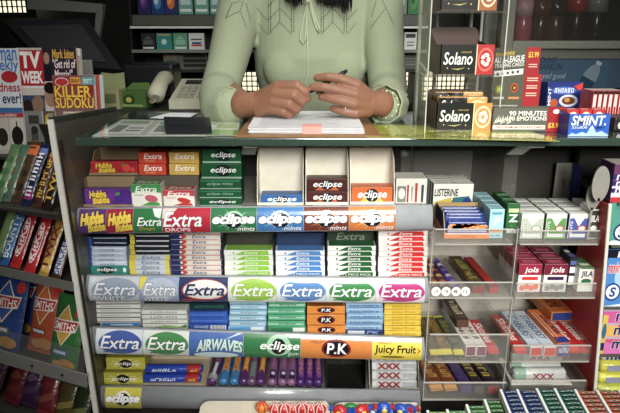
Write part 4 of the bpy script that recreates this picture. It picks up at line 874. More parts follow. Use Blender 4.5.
def sweet(c1,c2,c3):
    b = B(); b.ball((0,0,.012),.012,c1+':w',(1.15,.8,.95),3); b.ball((0,-.0035,.012),.0095,c2+':w',(.8,.8,.7),2); b.tube([(-.010,0,.012),(-.019,0,.016)],[.002,.007],c3+':w',8); b.tube([(.010,0,.012),(.019,0,.016)],[.002,.007],c3+':w',8); return b.mesh('wrapped_sweet')
sw = [sweet('2f8a3a','d8362c','4fa84a'),sweet('1f4fb8','e8e4da','d22a2a'),sweet('c8201f','f0d23a','2a5ab8'),sweet('3a8fd0','2a2f6a','f0f0f0'),sweet('1f4fb8','f0d23a','d22a2a')]
nm = ['green and red','blue, white and red','red and yellow','pale and navy blue','blue and yellow']
for i,(x,y,k) in enumerate(((340,411,2),(351,409,0),(362,410.5,2),(374,410,1),(384,408,4),(391,410.5,3),(401,409.5,4),(409,410,1))):
    p = P(x,y,.932+.012*(i%2)); o = obj('wrapped_sweet',sw[k],None,(p.x,p.y,p.z-.012)); o.rotation_euler = (0,0,R(20*(i%3-1)))
    tag(o,'%s wrapped sweet, %s from the left in its cream bin'%(nm[k],nth(i)),'sweet','wrapped sweets in the cream bin')
b = B()
for i in range(40):
    x = random.uniform(bd.x+.012,be.x-.012); y = random.uniform(.912,.945); b.ball((x,y,bz2+.002+random.uniform(.008,.04)),.0085,random.choice(['2a4a9a:w','a8242a:w','3a7a3a:w','d8b83a:w']),(1.2,.9,.9),1)
sf = b.build('bulk_sweets'); tag(sf,'heap of wrapped sweets filling the right cream bin below its top layer','sweets',None,'stuff')
# ================================================================ mint shelf at the far right
shx = .5155
rs = thing('mint_shelf','tall dark shelf of mint boxes right of the red side panel','shelf',(.66,1.05,0))
b = B(); b.box(shx+.02,1.17,.3,.86,1.19,1.07,'33322c'); b.box(.85,.98,.3,.86,1.17,1.07,'33322c'); o = b.build('shelf_back',rs); o.location = -V((.66,1.05,0))
shelves = {}
for nm_,y in (('s1',201),('s2',243),('s3',304),('s4',351),('s5',398)):
    z = P(612,y,1.0).z; shelves[nm_] = z; b = B(); b.box(shx+.012,.985,z-.004,.85,1.17,z,'55534a:s'); o = b.build('shelf_board',rs); o.location = -V((.66,1.05,0))
def sbox(name,label,x0,sk,y0,w,d,c,draw,left_c=None,tp=None,Y=.99,rz=0,dz=0,h=None,cat='mint box'):
    z = shelves[sk]; p = P(x0,y0,Y); p.x = max(p.x,pu.x+ex_.x*(z-pu.z)+.0065); h = h or p.z-z-dz; b = B(); b.box(0,0,0,w,d,h,c+':s',.001); f = Fr((0,0,0),(1,0,0),(0,0,1),w,h)
    draw(b,f)
    if left_c: b.rect(Fr((0,d,0),(0,-1,0),(0,0,1),d,h),.0,.0,1,1,left_c+':s',1)
    if tp: b.rect(Fr((0,0,h),(1,0,0),(0,1,0),w,d),.02,.02,.98,.98,tp+':s',1)
    o = b.build(name,None,(p.x,Y,z+.0004+dz)); o.rotation_euler = (0,0,R(rz)); return tag(o,label,cat)
# top: carton of striped mint rolls
def d(b,f):
    b.rect(f,0,.0,1,.55,'d9d2e0:s',1)
    for i in range(3): b.rect(f,.0,.62-.18*i,1,.74-.18*i,'2a2f6a:s',1.5); b.text(f,'mentos',.04,.60-.18*i,.5,.76-.18*i,'e6d8e6:s',2.5,.1,.05)
    b.rect(f,0,.0,1,.14,'c2303a:s',1.5)
sbox('mint_box','navy and white mint roll carton with cream top edge, topmost on its shelf',603,'s1',165,.15,.05,'6a3a62',d,'4a2a5a','d8d0bf')
def d(b,f): b.ell(f,.16,.3,.10,.22,'2a3a7a:s',1.5); b.ell(f,.16,.3,.08,.17,'dfeae6:s',2); b.text(f,'S',.12,.18,.2,.42,'2a3a7a:s',3,.15,.06); b.poly(f,[(0,0),(.4,.0),(.25,.12),(.05,.10)],'e6ece8:s',1)
sbox('mint_box','teal green mint box with round blue emblem',604,'s2',203,.15,.10,'4f9a88',d,'3a8a78','8fc4b4')
def d(b,f):
    b.rect(f,.0,.86,1,1,'1a1d2a:s',1); b.text(f,'mentos',.1,.87,.6,.99,'e6ecf6:s',2,.1,.06); b.ell(f,.3,.52,.2,.28,'a9cff0:s',1); b.ell(f,.42,.6,.14,.2,'dfeefa:s',1.5); b.text(f,'mint',.02,.6,.2,.78,'e2482e:s',2.5,.1,.05,'f4f4f4:s',.06); b.ell(f,.1,.26,.09,.16,'1c2f7a:s',1.6); b.ell(f,.1,.26,.075,.13,'dfe8f4:s',2); b.text(f,'S',.07,.18,.13,.34,'1c2f7a:s',3,.1,.06); b.poly(f,[(0,0),(1,0),(1,.07),(.3,.07),(.1,.02)],'e8eef4:s',2)
sbox('mint_box','big bright blue mint box with white mints pictured',597,'s3',250,.16,.12,'4a8ad0',d,'2f6ab8','22242c')
def d(b,f):
    for i,c in enumerate(('d8507a','e8b44a','d85aa0')):
        b.rect(f,0,.08+.30*i,1,.32+.30*i,c+':s',1); b.text(f,'mentos',.16,.12+.30*i,.72,.30+.30*i,'2a2a5a:s',3,.1,.06,'f2e6ee:s',.05)
    b.ell(f,.3,.6,.1,.08,'d8382c:s',2); b.poly(f,[(0,0),(.45,0),(.2,.2),(.0,.3)],'e070b8:s',2)
sbox('mint_box','pink and orange fruit mint carton beside yellow panel',603,'s4',308,.15,.10,'c9a8c4',d,'d9b23a','d8b4c8')
sbox('display_card','yellow side card of the fruit mints with dark picture',594,'s4',316,.010,.03,'d9bc4a',lambda b,f:(b.ell(f,.5,.6,.4,.2,'3a6a8a:s',1),b.rect(f,.1,.1,.9,.3,'2a2f5a:s',1)),'d9bc4a',Y=.988,cat='card')
# bottom: real rolls stacked
z = shelves['s5']
xx = P(591,390,1.0).x+.012
b = B(); 
for i,(y,c,c2,tx,lab) in enumerate(((392,'c9cf4a','5a7a2a','mentos','lime mint roll, bottom of its stack'),(379,'d6d23a','5a5f7a','fruit','lime yellow sweet roll with barcode, second from the bottom'),(366,'d6d23a','5a5f7a','fruit','lime yellow sweet roll with barcode, third from the bottom'),(354,'e2e2d4','22286a','mentos','white mint roll with navy lettering at the stack top'))):
    r = (P(600,y-6.2,1.0).z-P(600,y+6.2,1.0).z)/2*.94; L = .15; b = B()
    b.tube([(0,0,r),(.002,0,r),(.005,0,r),(L-.005,0,r),(L,0,r)],[r*.6,r*.92,r,r,r*.6],c+':w',16); f = Fr((.004,-r*.99,r*.45),(1,0,0),(0,.1,.99),L*.62,r*1.1)
    b.text(f,tx,.04,.1,.9,.95,c2+':w',8,.1,.06,'f4f4ec:w',.03) if tx == 'mentos' else (b.rect(f,.1,.1,.5,.9,'8f93a8:w',6),b.ell(f,.7,.4,.14,.35,'c0503a:w',6))
    tag(b.build('mint_roll',None,(xx,1.0+r,z+.0006+i*(2*r+.0008))),lab,'mint roll','stacked rolls at the far right')
# ================================================================ on the glass counter
CT = 1.1002
def sheet(name,pts_px,c,label,cat,t=.0006,z=CT,art=None):
    q = [PZ(x,y,z) for x,y in pts_px]; b = B(); b.plate([(p.x,p.y,z) for p in q],(0,0,t),c)
    if art:
        class Q(FrQ): pass
        f = FrQ(q[0]+V((0,0,t)),q[1]+V((0,0,t)),q[3]+V((0,0,t)),q[2]+V((0,0,t)),(0,0,1),0); f.b = 0; art(b,f)
    return tag(b.build(name),label,cat)
def lf(b,f):
    for i in range(3):
        a = .03+.33*i; b.rect(f,a,.08,a+.28,.92,'eef0e6:g',1); b.rect(f,a+.02,.7,a+.26,.88,'a9c4a0:g',2); b.rect(f,a+.03,.2,a+.12,.6,'8f9f96:g',2); b.rect(f,a+.15,.25,a+.26,.3,'77807a:g',2); b.rect(f,a+.15,.4,a+.26,.45,'77807a:g',2)
sheet('leaflet',[(92,136.2),(240,135.6),(232,121.5),(122,119.5)],'c9cfc2:g','white and green price leaflet flat under the left counter edge','leaflet',art=lf)
def lg(b,f): b.rect(f,.0,.0,1,.35,'6fa04a:g',1); b.rect(f,.1,.5,.9,.8,'9fb06a:g',1)
sheet('leaflet',[(206,135.4),(238,135.4),(240,122),(220,121.5)],'cfd8c4:g','small pale green leaflet beside the clipboard left side','leaflet',z=CT+.001,art=lg)
def yg(b,f):
    b.rect(f,.02,.1,.98,.9,'b3b83a:g',1)
    for i in range(9): b.rect(f,.05+.1*i,.15,.12+.1*i,.2,'4a4f1c:g',2)
    b.poly(f,[(.3,.3),(.6,.8),(.65,.8),(.4,.3)],'8a9030:g',2)
sheet('promotional_sheet',[(366,137.5),(560,141.5),(520,128),(372,124.5)],'a9ad3f:g','yellow green promotional sheet flat on the counter right of the papers','sheet',art=yg)
# black wallet / organiser
b = B(); q = [PZ(x,y,CT+.0005) for x,y in ((166,134.5),(212,134.5),(210,124.5),(164,123.5))]; b.hexa(q,[p+V((0,0,.013))*1 for p in q],'1c1d20:s')
q2 = [p+V((0,0,.0135)) for p in q]; f = FrQ(q2[0],q2[1],q2[3],q2[2],(0,0,1),0)
for i in range(4): b.rect(f,.08,.15+.2*i,.92,.25+.2*i,'2f3136:s',1)
tag(b.build('organiser'),'black zipped organiser lying on the leaflets left of the clipboard','organiser')
# clipboard, papers, clip
def zpl(pts,z): return [V((PZ(x,y,z).x,PZ(x,y,z).y,z)) for x,y in pts]
q = zpl([(236,137.2),(381,137.2),(371,125),(244,124)],CT); q[2].y = q[3].y = 1.20; q[2].x = q[1].x-.004; q[3].x = q[0].x+.004
b = B(); b.hexa(q,[p+V((0,0,.003)) for p in q],'8a6238:wood'); tag(b.build('clipboard'),'brown clipboard under the stack of white papers','clipboard')
xa, xb, ya = PZ(249,133,CT+.004).x, PZ(364,133,CT+.004).x, PZ(300,133.2,CT+.004).y
b = B()
for i in range(8):
    dx = random.uniform(-.002,.002); z = CT+.0035+i*.0014; b.hexa([(xa+dx,ya+random.uniform(-.001,.001),z),(xb+dx,ya+random.uniform(-.001,.001),z),(xb+dx,1.195,z),(xa+dx,1.195,z)],[(xa+dx,ya,z+.0012),(xb+dx,ya,z+.0012),(xb+dx,1.195,z+.0012),(xa+dx,1.195,z+.0012)],'d3d4d6')
PT = CT+.0035+8*.0014
f = Fr((xa,ya,PT),(1,0,0),(0,1,0),xb-xa,.17)
for i in range(14): b.rect(f,.08,.06+.06*i,.6+.3*random.random(),.068+.06*i,'8a8f9a',1)
tag(b.build('paper_stack'),'thick stack of white papers held on the brown clipboard','papers')
a = P(302.5,135.5,ya-.004); c = P(321.5,126,ya-.004)
b = B(); b.plate([(a.x,ya-.003,a.z+.001),(c.x,ya-.003,a.z+.001),(c.x,ya-.001,PT+.001),(a.x,ya-.001,PT+.001)],(0,.0012,.0),'dd9488:s'); b.box(a.x,ya-.0015,PT+.0008,c.x,ya+.02,PT+.002,'dd9488:s')
clip = thing('binder_clip','pink binder clip on the front edge of the white papers','clip',((a.x+c.x)/2,ya,PT)); o = b.build('clip_body',clip); o.location = -clip.location
b = B(); cx = (a.x+c.x)/2; b.tube([(cx-.006,ya-.005,a.z-.001),(cx-.006,ya-.009,a.z-.010),(cx+.006,ya-.009,a.z-.010),(cx+.006,ya-.005,a.z-.001)],.0009,'d8d6d0:m',8); o = b.build('wire_handle',clip); o.location = -clip.location
# --- clear tiered wafer rack
wr_ = thing('clear_wafer_rack','clear acrylic counter rack holding wafer stick cartons','rack',(.25,1.10,CT))
def wp(b,n): o = b.build(n,wr_); o.location = -V((.25,1.10,CT)); return o
YS = 1.04
xl, xr = P(431,100,YS).x, P(497,100,YS).x
for x in (xl-.010,xr+.003):
    b = B(); b.plate([(x,YS-.005,CT),(x,YS+.115,CT),(x,YS+.115,1.45),(x,YS+.09,1.45),(x,YS-.005,1.32)],(.0022,0,0),'d5d6cc:c'); b.box(x+.0003,YS-.0065,CT,x+.0019,YS-.005,1.32,'c5c7b8:s'); wp(b,'side_sheet')
levels = [P(460,133,YS).z, P(460,75,YS).z, P(460,11,YS).z]
for z in levels: b = B(); b.box(xl,YS-.004,max(z-.003,CT),xr,YS+.115,max(z-.003,CT)+.0028,'c9cbc0:c'); wp(b,'tier')
for px in (419.5,437,470,480.5): 
    p = P(px,40,1.165); b = B(); b.tube([(p.x,1.165,CT),(p.x,1.165,1.46)],.0028,'b9bcae:s',8); wp(b,'upright')
b = B(); b.tube([(P(420,60,1.165).x,1.165,P(420,62,1.165).z),(xl,YS+.005,P(431,78,YS).z)],.002,'b9bcae:s',8); wp(b,'brace')
def wafer(label,x0,x1,y0,y1,colR,backY,lev):
    a = P(x0,y1,YS); c = P(x1,y0,YS); z = max(lev,CT)+.0006; w = c.x-a.x; hf = c.z-z; d_ = .10; t = .0014; b = B()
    b.box(-w/2,0,0,w/2,d_,t,'54403a:s'); b.box(-w/2,0,t,w/2,t,hf,'1a1d19:s')
    zb = P(x0,backY,YS+d_).z-z
    n = 8; back = [(-w/2,d_,0),(w/2,d_,0),(w/2,d_,zb*.7)]+[(w/2-.012*(1-math.cos(i*math.pi/2/n)),d_,zb*.7+(zb*.3)*math.sin(i*math.pi/2/n)) for i in range(1,n+1)]+[(-w/2+.006,d_,zb),(-w/2,d_,zb*.9)]
    b.plate(back,(0,t,0),'5f4a42:s')
    for sx in (-1,1):
        x = -w/2 if sx < 0 else w/2-t; b.plate([(x,0,t),(x,d_,t),(x,d_,zb*(.9 if sx<0 else .7)),(x,d_*.4,hf*.98),(x,0,hf)],(t,0,0),'5f4a42:s')
    f = Fr((-w/2,0,0),(1,0,0),(0,0,1),w,hf); b.rect(f,.67,.0,1,1,colR+':s',1); b.rect(f,.665,0,.685,1,'e6d2a0:s',2)
    b.ell(f,.845,.5,.15,.40,'e6c9a4:s' if colR != 'b3292a' else 'd8685a:s',2); b.ell(f,.845,.5,.12,.32,colR+':s',2.5)
    for i in range(5):
        q = 2*math.pi*i/5; b.ell(f,.845+.055*math.cos(q),.5+.16*math.sin(q),.035,.09,'f4e6d2:s',3,q)
    b.text(f,'Solano',.06,.34,.60,.74,'f2f0e6:s',2,.18,.03); b.text(f,'~premium',.38,.72,.58,.78,'b3a25a:s',2,0,.01); b.poly(f,[(.2,.2),(.34,.16),(.48,.24),(.34,.2)],'c9b46a:s',2); b.ell(f,.14,.22,.012,.03,'c9b46a:s',2,n=8); b.ell(f,.54,.2,.012,.03,'c9b46a:s',2,n=8)
    return tag(b.build('wafer_carton',None,((a.x+c.x)/2,YS,z)),label,'carton','black wafer stick cartons'), (a.x+c.x)/2, z, w, hf
wafer('black wafer carton with brown panel, topmost in the clear rack',440.5,499,-22,9.5,'9a5a2e',-40,levels[2])
wafer('black wafer carton with red panel in the middle of the clear rack',439.5,495,44.5,74,'b3292a',27,levels[1])
_,cx,z,w,hf = wafer('black wafer carton with caramel panel at the rack foot',435.5,492.5,103,132,'c98a3a',89,levels[0])
def wpk(w_,h_,c):
    b = B(); b.box(-w_/2,0,0,w_/2,.02,h_,c+':w',.003); f = front(w_,h_); b.rect(f,0,.5,.58,.98,'1c1c1a:w',1); b.text(f,'Solano',.06,.60,.52,.90,'e6e2d4:w',2,.18,.03); b.ell(f,.8,.75,.16,.16,'eac88a:w',1); return b.mesh('wafer_pack')
hp = P(460,97.5,YS+.02).z-z; m = wpk(w*.9,hp,'d09a4a'); tag(obj('wafer_pack',m,None,(cx,YS+.012,z+.0018)),'caramel and black wafer pack upright in the lowest carton, front one','wafer pack')
hp = P(460,92.5,YS+.05).z-z; m = wpk(w*.9,hp,'d8a658'); tag(obj('wafer_pack',m,None,(cx+.001,YS+.045,z+.0018)),'caramel and black wafer pack behind the front one in the lowest carton','wafer pack')
# --- trading card display: header card and box
YA = 1.03; a = P(492,133,YA); c = P(566,104,YA)
b = B(); w = c.x-a.x; z = CT+.0004; hA = P(530,107,YA).z-z; d_ = .085; t = .0012
b.box(0,0,0,w,d_,hA*.78,'4f5048:s'); b.plate([(0,0,hA*.78),(w,0,hA*.78),(w,0,hA*1.0),(w*.7,0,hA*1.04),(0,0,hA*.98)],(0,t,0),'55564c:s')
f = Fr((0,0,0),(1,0,0),(0,0,1),w,hA); b.rect(f,.0,.02,.76,.96,'5f6258:s',1); b.rect(f,.76,.0,1,1.0,'a31f28:s',1.5)
b.text(f,'90 MINUTES',.22,.66,.74,.84,'eeeae0:s',3,0,.05); b.text(f,'90 EMOTIONS',.22,.46,.75,.62,'eeeae0:s',3,0,.05); b.rect(f,.0,.10,.74,.27,'e6ded0:s',2); b.text(f,'FIRST PREMIUM TRADING CARDS',.05,.14,.72,.23,'9a1f26:s',3,0,.03)
for i in range(7): b.poly(f,[(.01+.03*i,.3+.05*(i%3)),(.05+.03*i,.62+.07*(i%2)),(.045+.035*i,.4)],'c9c6ba:s',2.2)
b.ell(f,.88,.82,.05,.09,'f0e8e2:s',2.5); b.text(f,'$3.99',.78,.14,.97,.36,'f2c83a:s',3,0,.06)
o = tag(b.build('card_display_box',None,(a.x,YA,z)),'grey and red trading card box with white slogan lettering','display box'); o.rotation_euler = (0,0,R(0))
YH = YA+d_+.012; a = P(491,98,YH); c = P(541,48,YH); b = B(); w = c.x-a.x; zt = c.z; h = zt-z
b.plate([(0,0,0),(w*.78,0,0),(w*.78,0,h),(0,0,h)],(0,.002,0),'5a5a48:s'); b.plate([(w*.70,-.0006,h*.05),(w*1.08,-.0006,h*.05),(w*1.08,-.0006,h*.66),(w,-.0006,h*.66),(w,-.0006,h*1.01),(w*.70,-.0006,h*1.01)],(0,.0022,0),'a8262c:s')
f = Fr((0,0,0),(1,0,0),(0,0,1),w,h); b.text(f,'~playnow',.02,.89,.45,.94,'d8b83a:s',2,0,.03,rise=.02); b.text(f,'AU A-LEAGUE',.01,.80,.66,.88,'ecebe2:s',2,0,.06,rise=.03); b.text(f,'TRADING CARDS',.02,.74,.66,.79,'e2e0d6:s',2,0,.04,rise=.03)
b.poly(f,[(.02,.62),(.66,.66),(.66,.735),(.02,.70)],'e9e7de:s',2); 
for i in range(5): b.ell(f,.1+.11*i,.66+.008*i,.03,.02,'3a3a34:s',3,n=10)
b.ell(f,.16,.46,.08,.06,'7f9a3a:s',2); b.ell(f,.16,.46,.04,.03,'d9c84a:s',2.5); b.ell(f,.5,.48,.08,.065,'b5512a:s',2); b.ell(f,.5,.48,.05,.04,'2a1f1a:s',2.5); b.ell(f,.5,.48,.025,.02,'e2a23a:s',3)
b.rect(f,.04,.33,.28,.36,'b9b8aa:s',2); b.rect(f,.38,.33,.62,.36,'d98a4a:s',2); b.rect(f,.02,.22,.6,.25,'a9a898:s',2)
b.text(f,'$3.99',.74,.87,.96,.95,'f2c83a:s',5,0,.06); [b.rect(f,.76,.78-.03*i,.95,.795-.03*i,'e2b8a8:s',5) for i in range(2)]; [b.rect(f,.76,.6-.10*i-.03*j,1.0,.615-.10*i-.03*j,'e6c4a8:s',5) for i in range(3) for j in range(2)]
tag(b.build('header_card',None,(a.x,YH,z)),'tall grey and red header card standing behind the trading card box','card')
# --- mint and candy boxes on the right of the counter
YM = .985; a = P(567,139,YM); c = P(611,114,YM); w = c.x-a.x; h = c.z-z; b = B(); d_ = .042
b.box(0,0,0,w,d_,.0015,'2a56b0:s'); b.box(0,0,.0015,w,.0015,h,'2f62c0:s'); b.box(0,d_-.0015,.0015,w,d_,h*1.12,'b02a2a:s')
for x in (0,w-.0015): b.box(x,.0015,.0015,x+.0015,d_-.0015,h,'2a3f9a:s')
f = Fr((0,0,0),(1,0,0),(0,0,1),w,h); b.poly(f,[(0,.0),(.1,.16),(.2,.08),(.34,.2),(.46,.12),(.58,.5),(.7,.16),(.82,.24),(1,.06),(1,0)],'a9cdea:s',1); b.poly(f,[(.5,.3),(.58,.5),(.63,.32),(.58,.36)],'eef4fa:s',2)
b.text(f,'SMINT.',.06,.50,.90,.92,'f6f6f4:s',3,.15,.06,'1c2f6a:s',.03); b.text(f,'~xtreme',.08,.34,.46,.46,'e6eef8:s',3,.15,.03); b.text(f,'MINT',.68,.34,.9,.44,'1c2f6a:s',3,.1,.04)
tag(b.build('open_carton',None,(a.x,YM,z)),'bright blue open mint carton at the counter right end','carton')
mk = boxart(w*.30,h*1.08,.018,'c22a26',lambda b,f:(b.ell(f,.5,.8,.3,.12,'e6d8c0:s',1),b.rect(f,.1,.1,.9,.5,'a81f1f:s',1)),lambda b,g:b.rect(g,.2,.2,.8,.8,'e0b8a8:s',1))
for i in range(3): tag(obj('mint_pack',mk,None,(a.x+w*(.18+.32*i),YM+.016,z+.0018)),'red mint pack standing in the blue carton, %s'%('left one','middle one','right one')[i],'mint pack','red mint packs in the blue carton')
YK = 1.17; a = P(546,112,YK); c = P(585,84,YK); w = c.x-a.x; h = c.z-z; b = B(); b.box(0,0,0,w,.05,h,'26367e:s',.001); f = Fr((0,0,0),(1,0,0),(0,0,1),w,h)
b.ell(f,.48,.76,.36,.11,'4a6ac0:s',1); b.text(f,'~chewys',.2,.7,.76,.84,'e6eaf6:s',2,.2,.04); b.ell(f,.62,.48,.27,.17,'cfd2da:s',1); b.ell(f,.62,.48,.19,.11,'6a3a22:s',2); b.ell(f,.58,.5,.08,.06,'c98a4a:s',3); b.ell(f,.2,.42,.12,.12,'b5502a:s',1.5); b.poly(f,[(.75,.88),(1,.98),(1,.8),(.9,.76)],'d8382c:s',2.2)
g = Fr((w*.1,-.0001,h*.35),(0,0,1),(-1,0,0),h*.5,w*.1); g.n = V((0,-1,0)); b.text(g,'MINT',0,0,1,.8,'e6eaf6:s',4,0,.04)
o = tag(b.build('candy_box',None,(a.x,YK,z+.0036)),'navy candy box with a pictured mug, behind the bright blue carton','box'); o.rotation_euler = (R(-4),0,R(3))
YT = 1.06; a = P(594,124,YT); hT = P(600,93,YT).z-z; 
st_ = boxart(.0085,hT,.05,'b3262c',lambda b,f:(b.rect(f,.18,.03,.82,.9,'e6d6cc:s',1),b.rect(f,.3,.05,.7,.55,'b3262c:s',2),b.rect(f,.05,.92,.95,.99,'2c2422:s',2)),lambda b,g:b.rect(g,.1,.1,.9,.9,'d9cfc4:s',1))
for i in range(6): tag(obj('flat_candy_pack',st_,None,(a.x+.012+.0095*i,YT+.035,z)),'slim red and white upright pack, %s from the left behind the blue carton'%nth(i),'candy pack','slim red and white packs')
p = P(613,128,1.03); b = B(); b.box(0,0,0,.05,.05,P(613,118,1.03).z-z,'2a2a26:s',.003); b.ell(Fr((0,0,0),(1,0,0),(0,0,1),.05,.02),.2,.5,.08,.3,'c9c9c2:s',1); tag(b.build('lighter_tray',None,(p.x+.004,1.035,z)),'dark tray at the counter right end beside the blue carton','tray')
# ================================================================ the shop assistant
def blob(name, chains, c, vox, parent=None, smooth=4, extra=None):
    """one continuous surface from chains of (point, radius[, squash]) joined together"""
    bm = bmesh.new()
    def ball(p,r,sc=(1,1,1)):
        t = bmesh.ops.create_icosphere(bm, subdivisions=3, radius=1)['verts']
        for v in t: v.co = V(p)+V((v.co.x*r*sc[0],v.co.y*r*sc[1],v.co.z*r*sc[2]))
    def cone(p,q,r0,r1):
        d = q-p
        if d.length < 1e-5: return
        t = bmesh.ops.create_cone(bm, cap_ends=True, segments=20, radius1=r0, radius2=r1, depth=d.length)['verts']
        m = MX.Translation((p+q)/2) @ V((0,0,1)).rotation_difference(d.normalized()).to_matrix().to_4x4()
        for v in t: v.co = m @ v.co
    for ch in chains:
        for i,(p,r) in enumerate(ch):
            p = V(p); ball(p,r)
            if i: cone(V(ch[i-1][0]),p,ch[i-1][1],r)
    if extra: extra(bm,ball)
    me = bpy.data.meshes.new(name); bm.to_mesh(me); bm.free()
    o = bpy.data.objects.new(name+'_src',me); COL.objects.link(o)
    m = o.modifiers.new('r','REMESH'); m.mode = 'VOXEL'; m.voxel_size = vox; m.use_smooth_shade = True
    s_ = o.modifiers.new('s','SMOOTH'); s_.factor = .5; s_.iterations = smooth
    dg = bpy.context.evaluated_depsgraph_get(); nm = bpy.data.meshes.new_from_object(o.evaluated_get(dg)); nm.name = name
    bpy.data.objects.remove(o); nm.materials.clear(); nm.materials.append(mat(c))
    for p in nm.polygons: p.material_index = 0; p.use_smooth = True
    return obj(name,nm,parent)
def loft(bm, secs, n=40):
    """closed loft of (z, cx, cy, rx, ry, power) sections"""
    rings = []
    for z,cx,cy,rx,ry in secs:
        rings.append([bm.verts.new((cx+rx*math.copysign(abs(math.cos(w))**.85,math.cos(w)), cy+ry*math.copysign(abs(math.sin(w))**.9,math.sin(w)), z)) for w in [2*math.pi*k/n for k in range(n)]])
    for a,b_ in zip(rings,rings[1:]):
        for k in range(n): bm.faces.new((a[k],a[(k+1)%n],b_[(k+1)%n],b_[k]))
    bm.faces.new(rings[0][::-1]); bm.faces.new(rings[-1])
PXC = .006
SHL = V((-.152,1.455,1.345)); ELL = V((-.192,1.315,1.145)); WRL = P(243,105,1.135)
SHR = V((.158,1.455,1.345)); ELR = V((.168,1.315,1.145)); WRR = P(381,104,1.130)
def J(x,y,Y,r): return (P(x,y,Y),r)
Lh = [ # her right hand, at the left of the picture
 [J(262,101,1.118,.0195),J(278,87,1.098,.0120),J(297,86,1.084,.0098),J(305,92,1.084,.0086),J(307.5,99,1.090,.0074)],
 [J(262,104,1.116,.0195),J(275,94,1.094,.0118),J(294,95.5,1.080,.0098),J(302,101,1.084,.0086),J(299,107,1.093,.0076)],
 [J(262,107,1.114,.0185),J(273,102,1.092,.0112),J(289,104.5,1.080,.0094),J(296,110,1.086,.0082),J(290,113.5,1.095,.0072)],
 [J(260,109,1.114,.0170),J(271,108.5,1.094,.0104),J(283,112,1.084,.0086),J(289,115.5,1.089,.0076),J(283.5,117,1.096,.0068)],
 [J(254,101,1.128,.0170),J(272,92,1.126,.0125),J(290,90,1.118,.0100),J(303,93,1.108,.0082)]]
Rh = [ # her left hand
 [J(368,99,1.112,.0180),J(357,85.5,1.094,.0112),J(341,79,1.090,.0092),J(328,77,1.092,.0082),J(317.5,78,1.098,.0070)],
 [J(367,102,1.110,.0180),J(355,94.5,1.088,.0112),J(337,90,1.082,.0092),J(323,87.3,1.084,.0082),J(312.5,87.2,1.090,.0070)],
 [J(366,106,1.108,.0175),J(354,104,1.084,.0108),J(341,100.5,1.080,.0090),J(329,98,1.084,.0080),J(322,97.2,1.090,.0070)],
 [J(366,109,1.108,.0165),J(356,113,1.088,.0100),J(345,111.5,1.086,.0082),J(337,109.5,1.090,.0073),J(333,108.7,1.094,.0065)],
 [J(371,100,1.124,.0160),J(352,95,1.124,.0120),J(334,93,1.116,.0098),J(320,91.5,1.106,.0080)]]
hc = V((.008,1.43,1.545))
def xt(bm,ball):
    loft(bm,[(.95,.008,1.47,.12,.085),(1.10,.008,1.46,.09,.07),(1.25,.008,1.45,.10,.07),(1.34,.008,1.455,.12,.06),(1.385,.008,1.46,.06,.05)])
    ball(hc,.075,(.98,1.18,1.42)); ball(hc+V((0,-.045,-.055)),.048,(1,.9,.95)); ball(hc+V((0,-.092,-.012)),.012,(.9,1.1,1.6))
    for sx in (-1,1): ball(hc+V((sx*.076,.01,-.005)),.016,(.4,.8,1.4))
chains = [[(SHL+V((.02,0,-.01)),.040),(ELL,.031),(WRL,.0245),(P(258,104,1.122),.0215)],[(SHR+V((-.02,0,-.01)),.040),(ELR,.031),(WRR,.0240),(P(369,103,1.114),.0210)]]+Lh+Rh+[[(V((.008,1.46,1.36)),.05),(V((.008,1.445,1.46)),.048),(hc+V((0,.01,-.04)),.05)]]
for sx in (-1,1): chains.append([(V((.008+sx*.075,1.47,.95)),.075),(V((.008+sx*.085,1.46,.50)),.052),(V((.008+sx*.085,1.48,.09)),.036),(V((.008+sx*.088,1.40,.035)),.034)])
person = blob('person',chains,'8c6049:sk',.0017,None,2,xt)
tag(person,'person in pale green knit sweater holding a pen over papers behind the counter','person')
SWC = '949d80:k'
def xs(bm,ball):
    loft(bm,[(.90,.008,1.465,.150,.110),(.98,.008,1.465,.140,.105),(1.06,.008,1.462,.122,.098),(1.12,.010,1.455,.128,.102),(1.17,.010,1.447,.138,.114),(1.21,.010,1.446,.140,.116),(1.26,.010,1.452,.140,.106),(1.30,.010,1.458,.150,.094),(1.335,.010,1.460,.150,.080),(1.365,.010,1.460,.115,.068),(1.395,.010,1.458,.068,.060)])
    for sx in (-1,1): ball((.010+sx*.058,1.375,1.185),.052,(1.1,.85,1.05))
cuffL = [P(236,106,1.150),P(229,107,1.165)]; cuffR = [P(387,106,1.145),P(394,106,1.160)]
sl = [[(SHL+V((.035,0,-.025)),.056),(SHL,.055),(SHL.lerp(ELL,.45),.048),(SHL.lerp(ELL,.78),.043),(ELL+V((-.002,-.01,.0)),.041),(V((-.186,1.235,1.142)),.040),(P(221,107,1.185),.041),(P(229,107,1.160),.037)],
      [(SHR+V((-.035,0,-.025)),.056),(SHR,.055),(SHR.lerp(ELR,.45),.047),(SHR.lerp(ELR,.78),.042),(ELR+V((.0,-.01,.0)),.041),(V((.158,1.235,1.142)),.037),(P(390,106,1.185),.036),(P(389,105,1.165),.036)]]
sweater = blob('sweater',sl,SWC,.0045,person,3,xs)
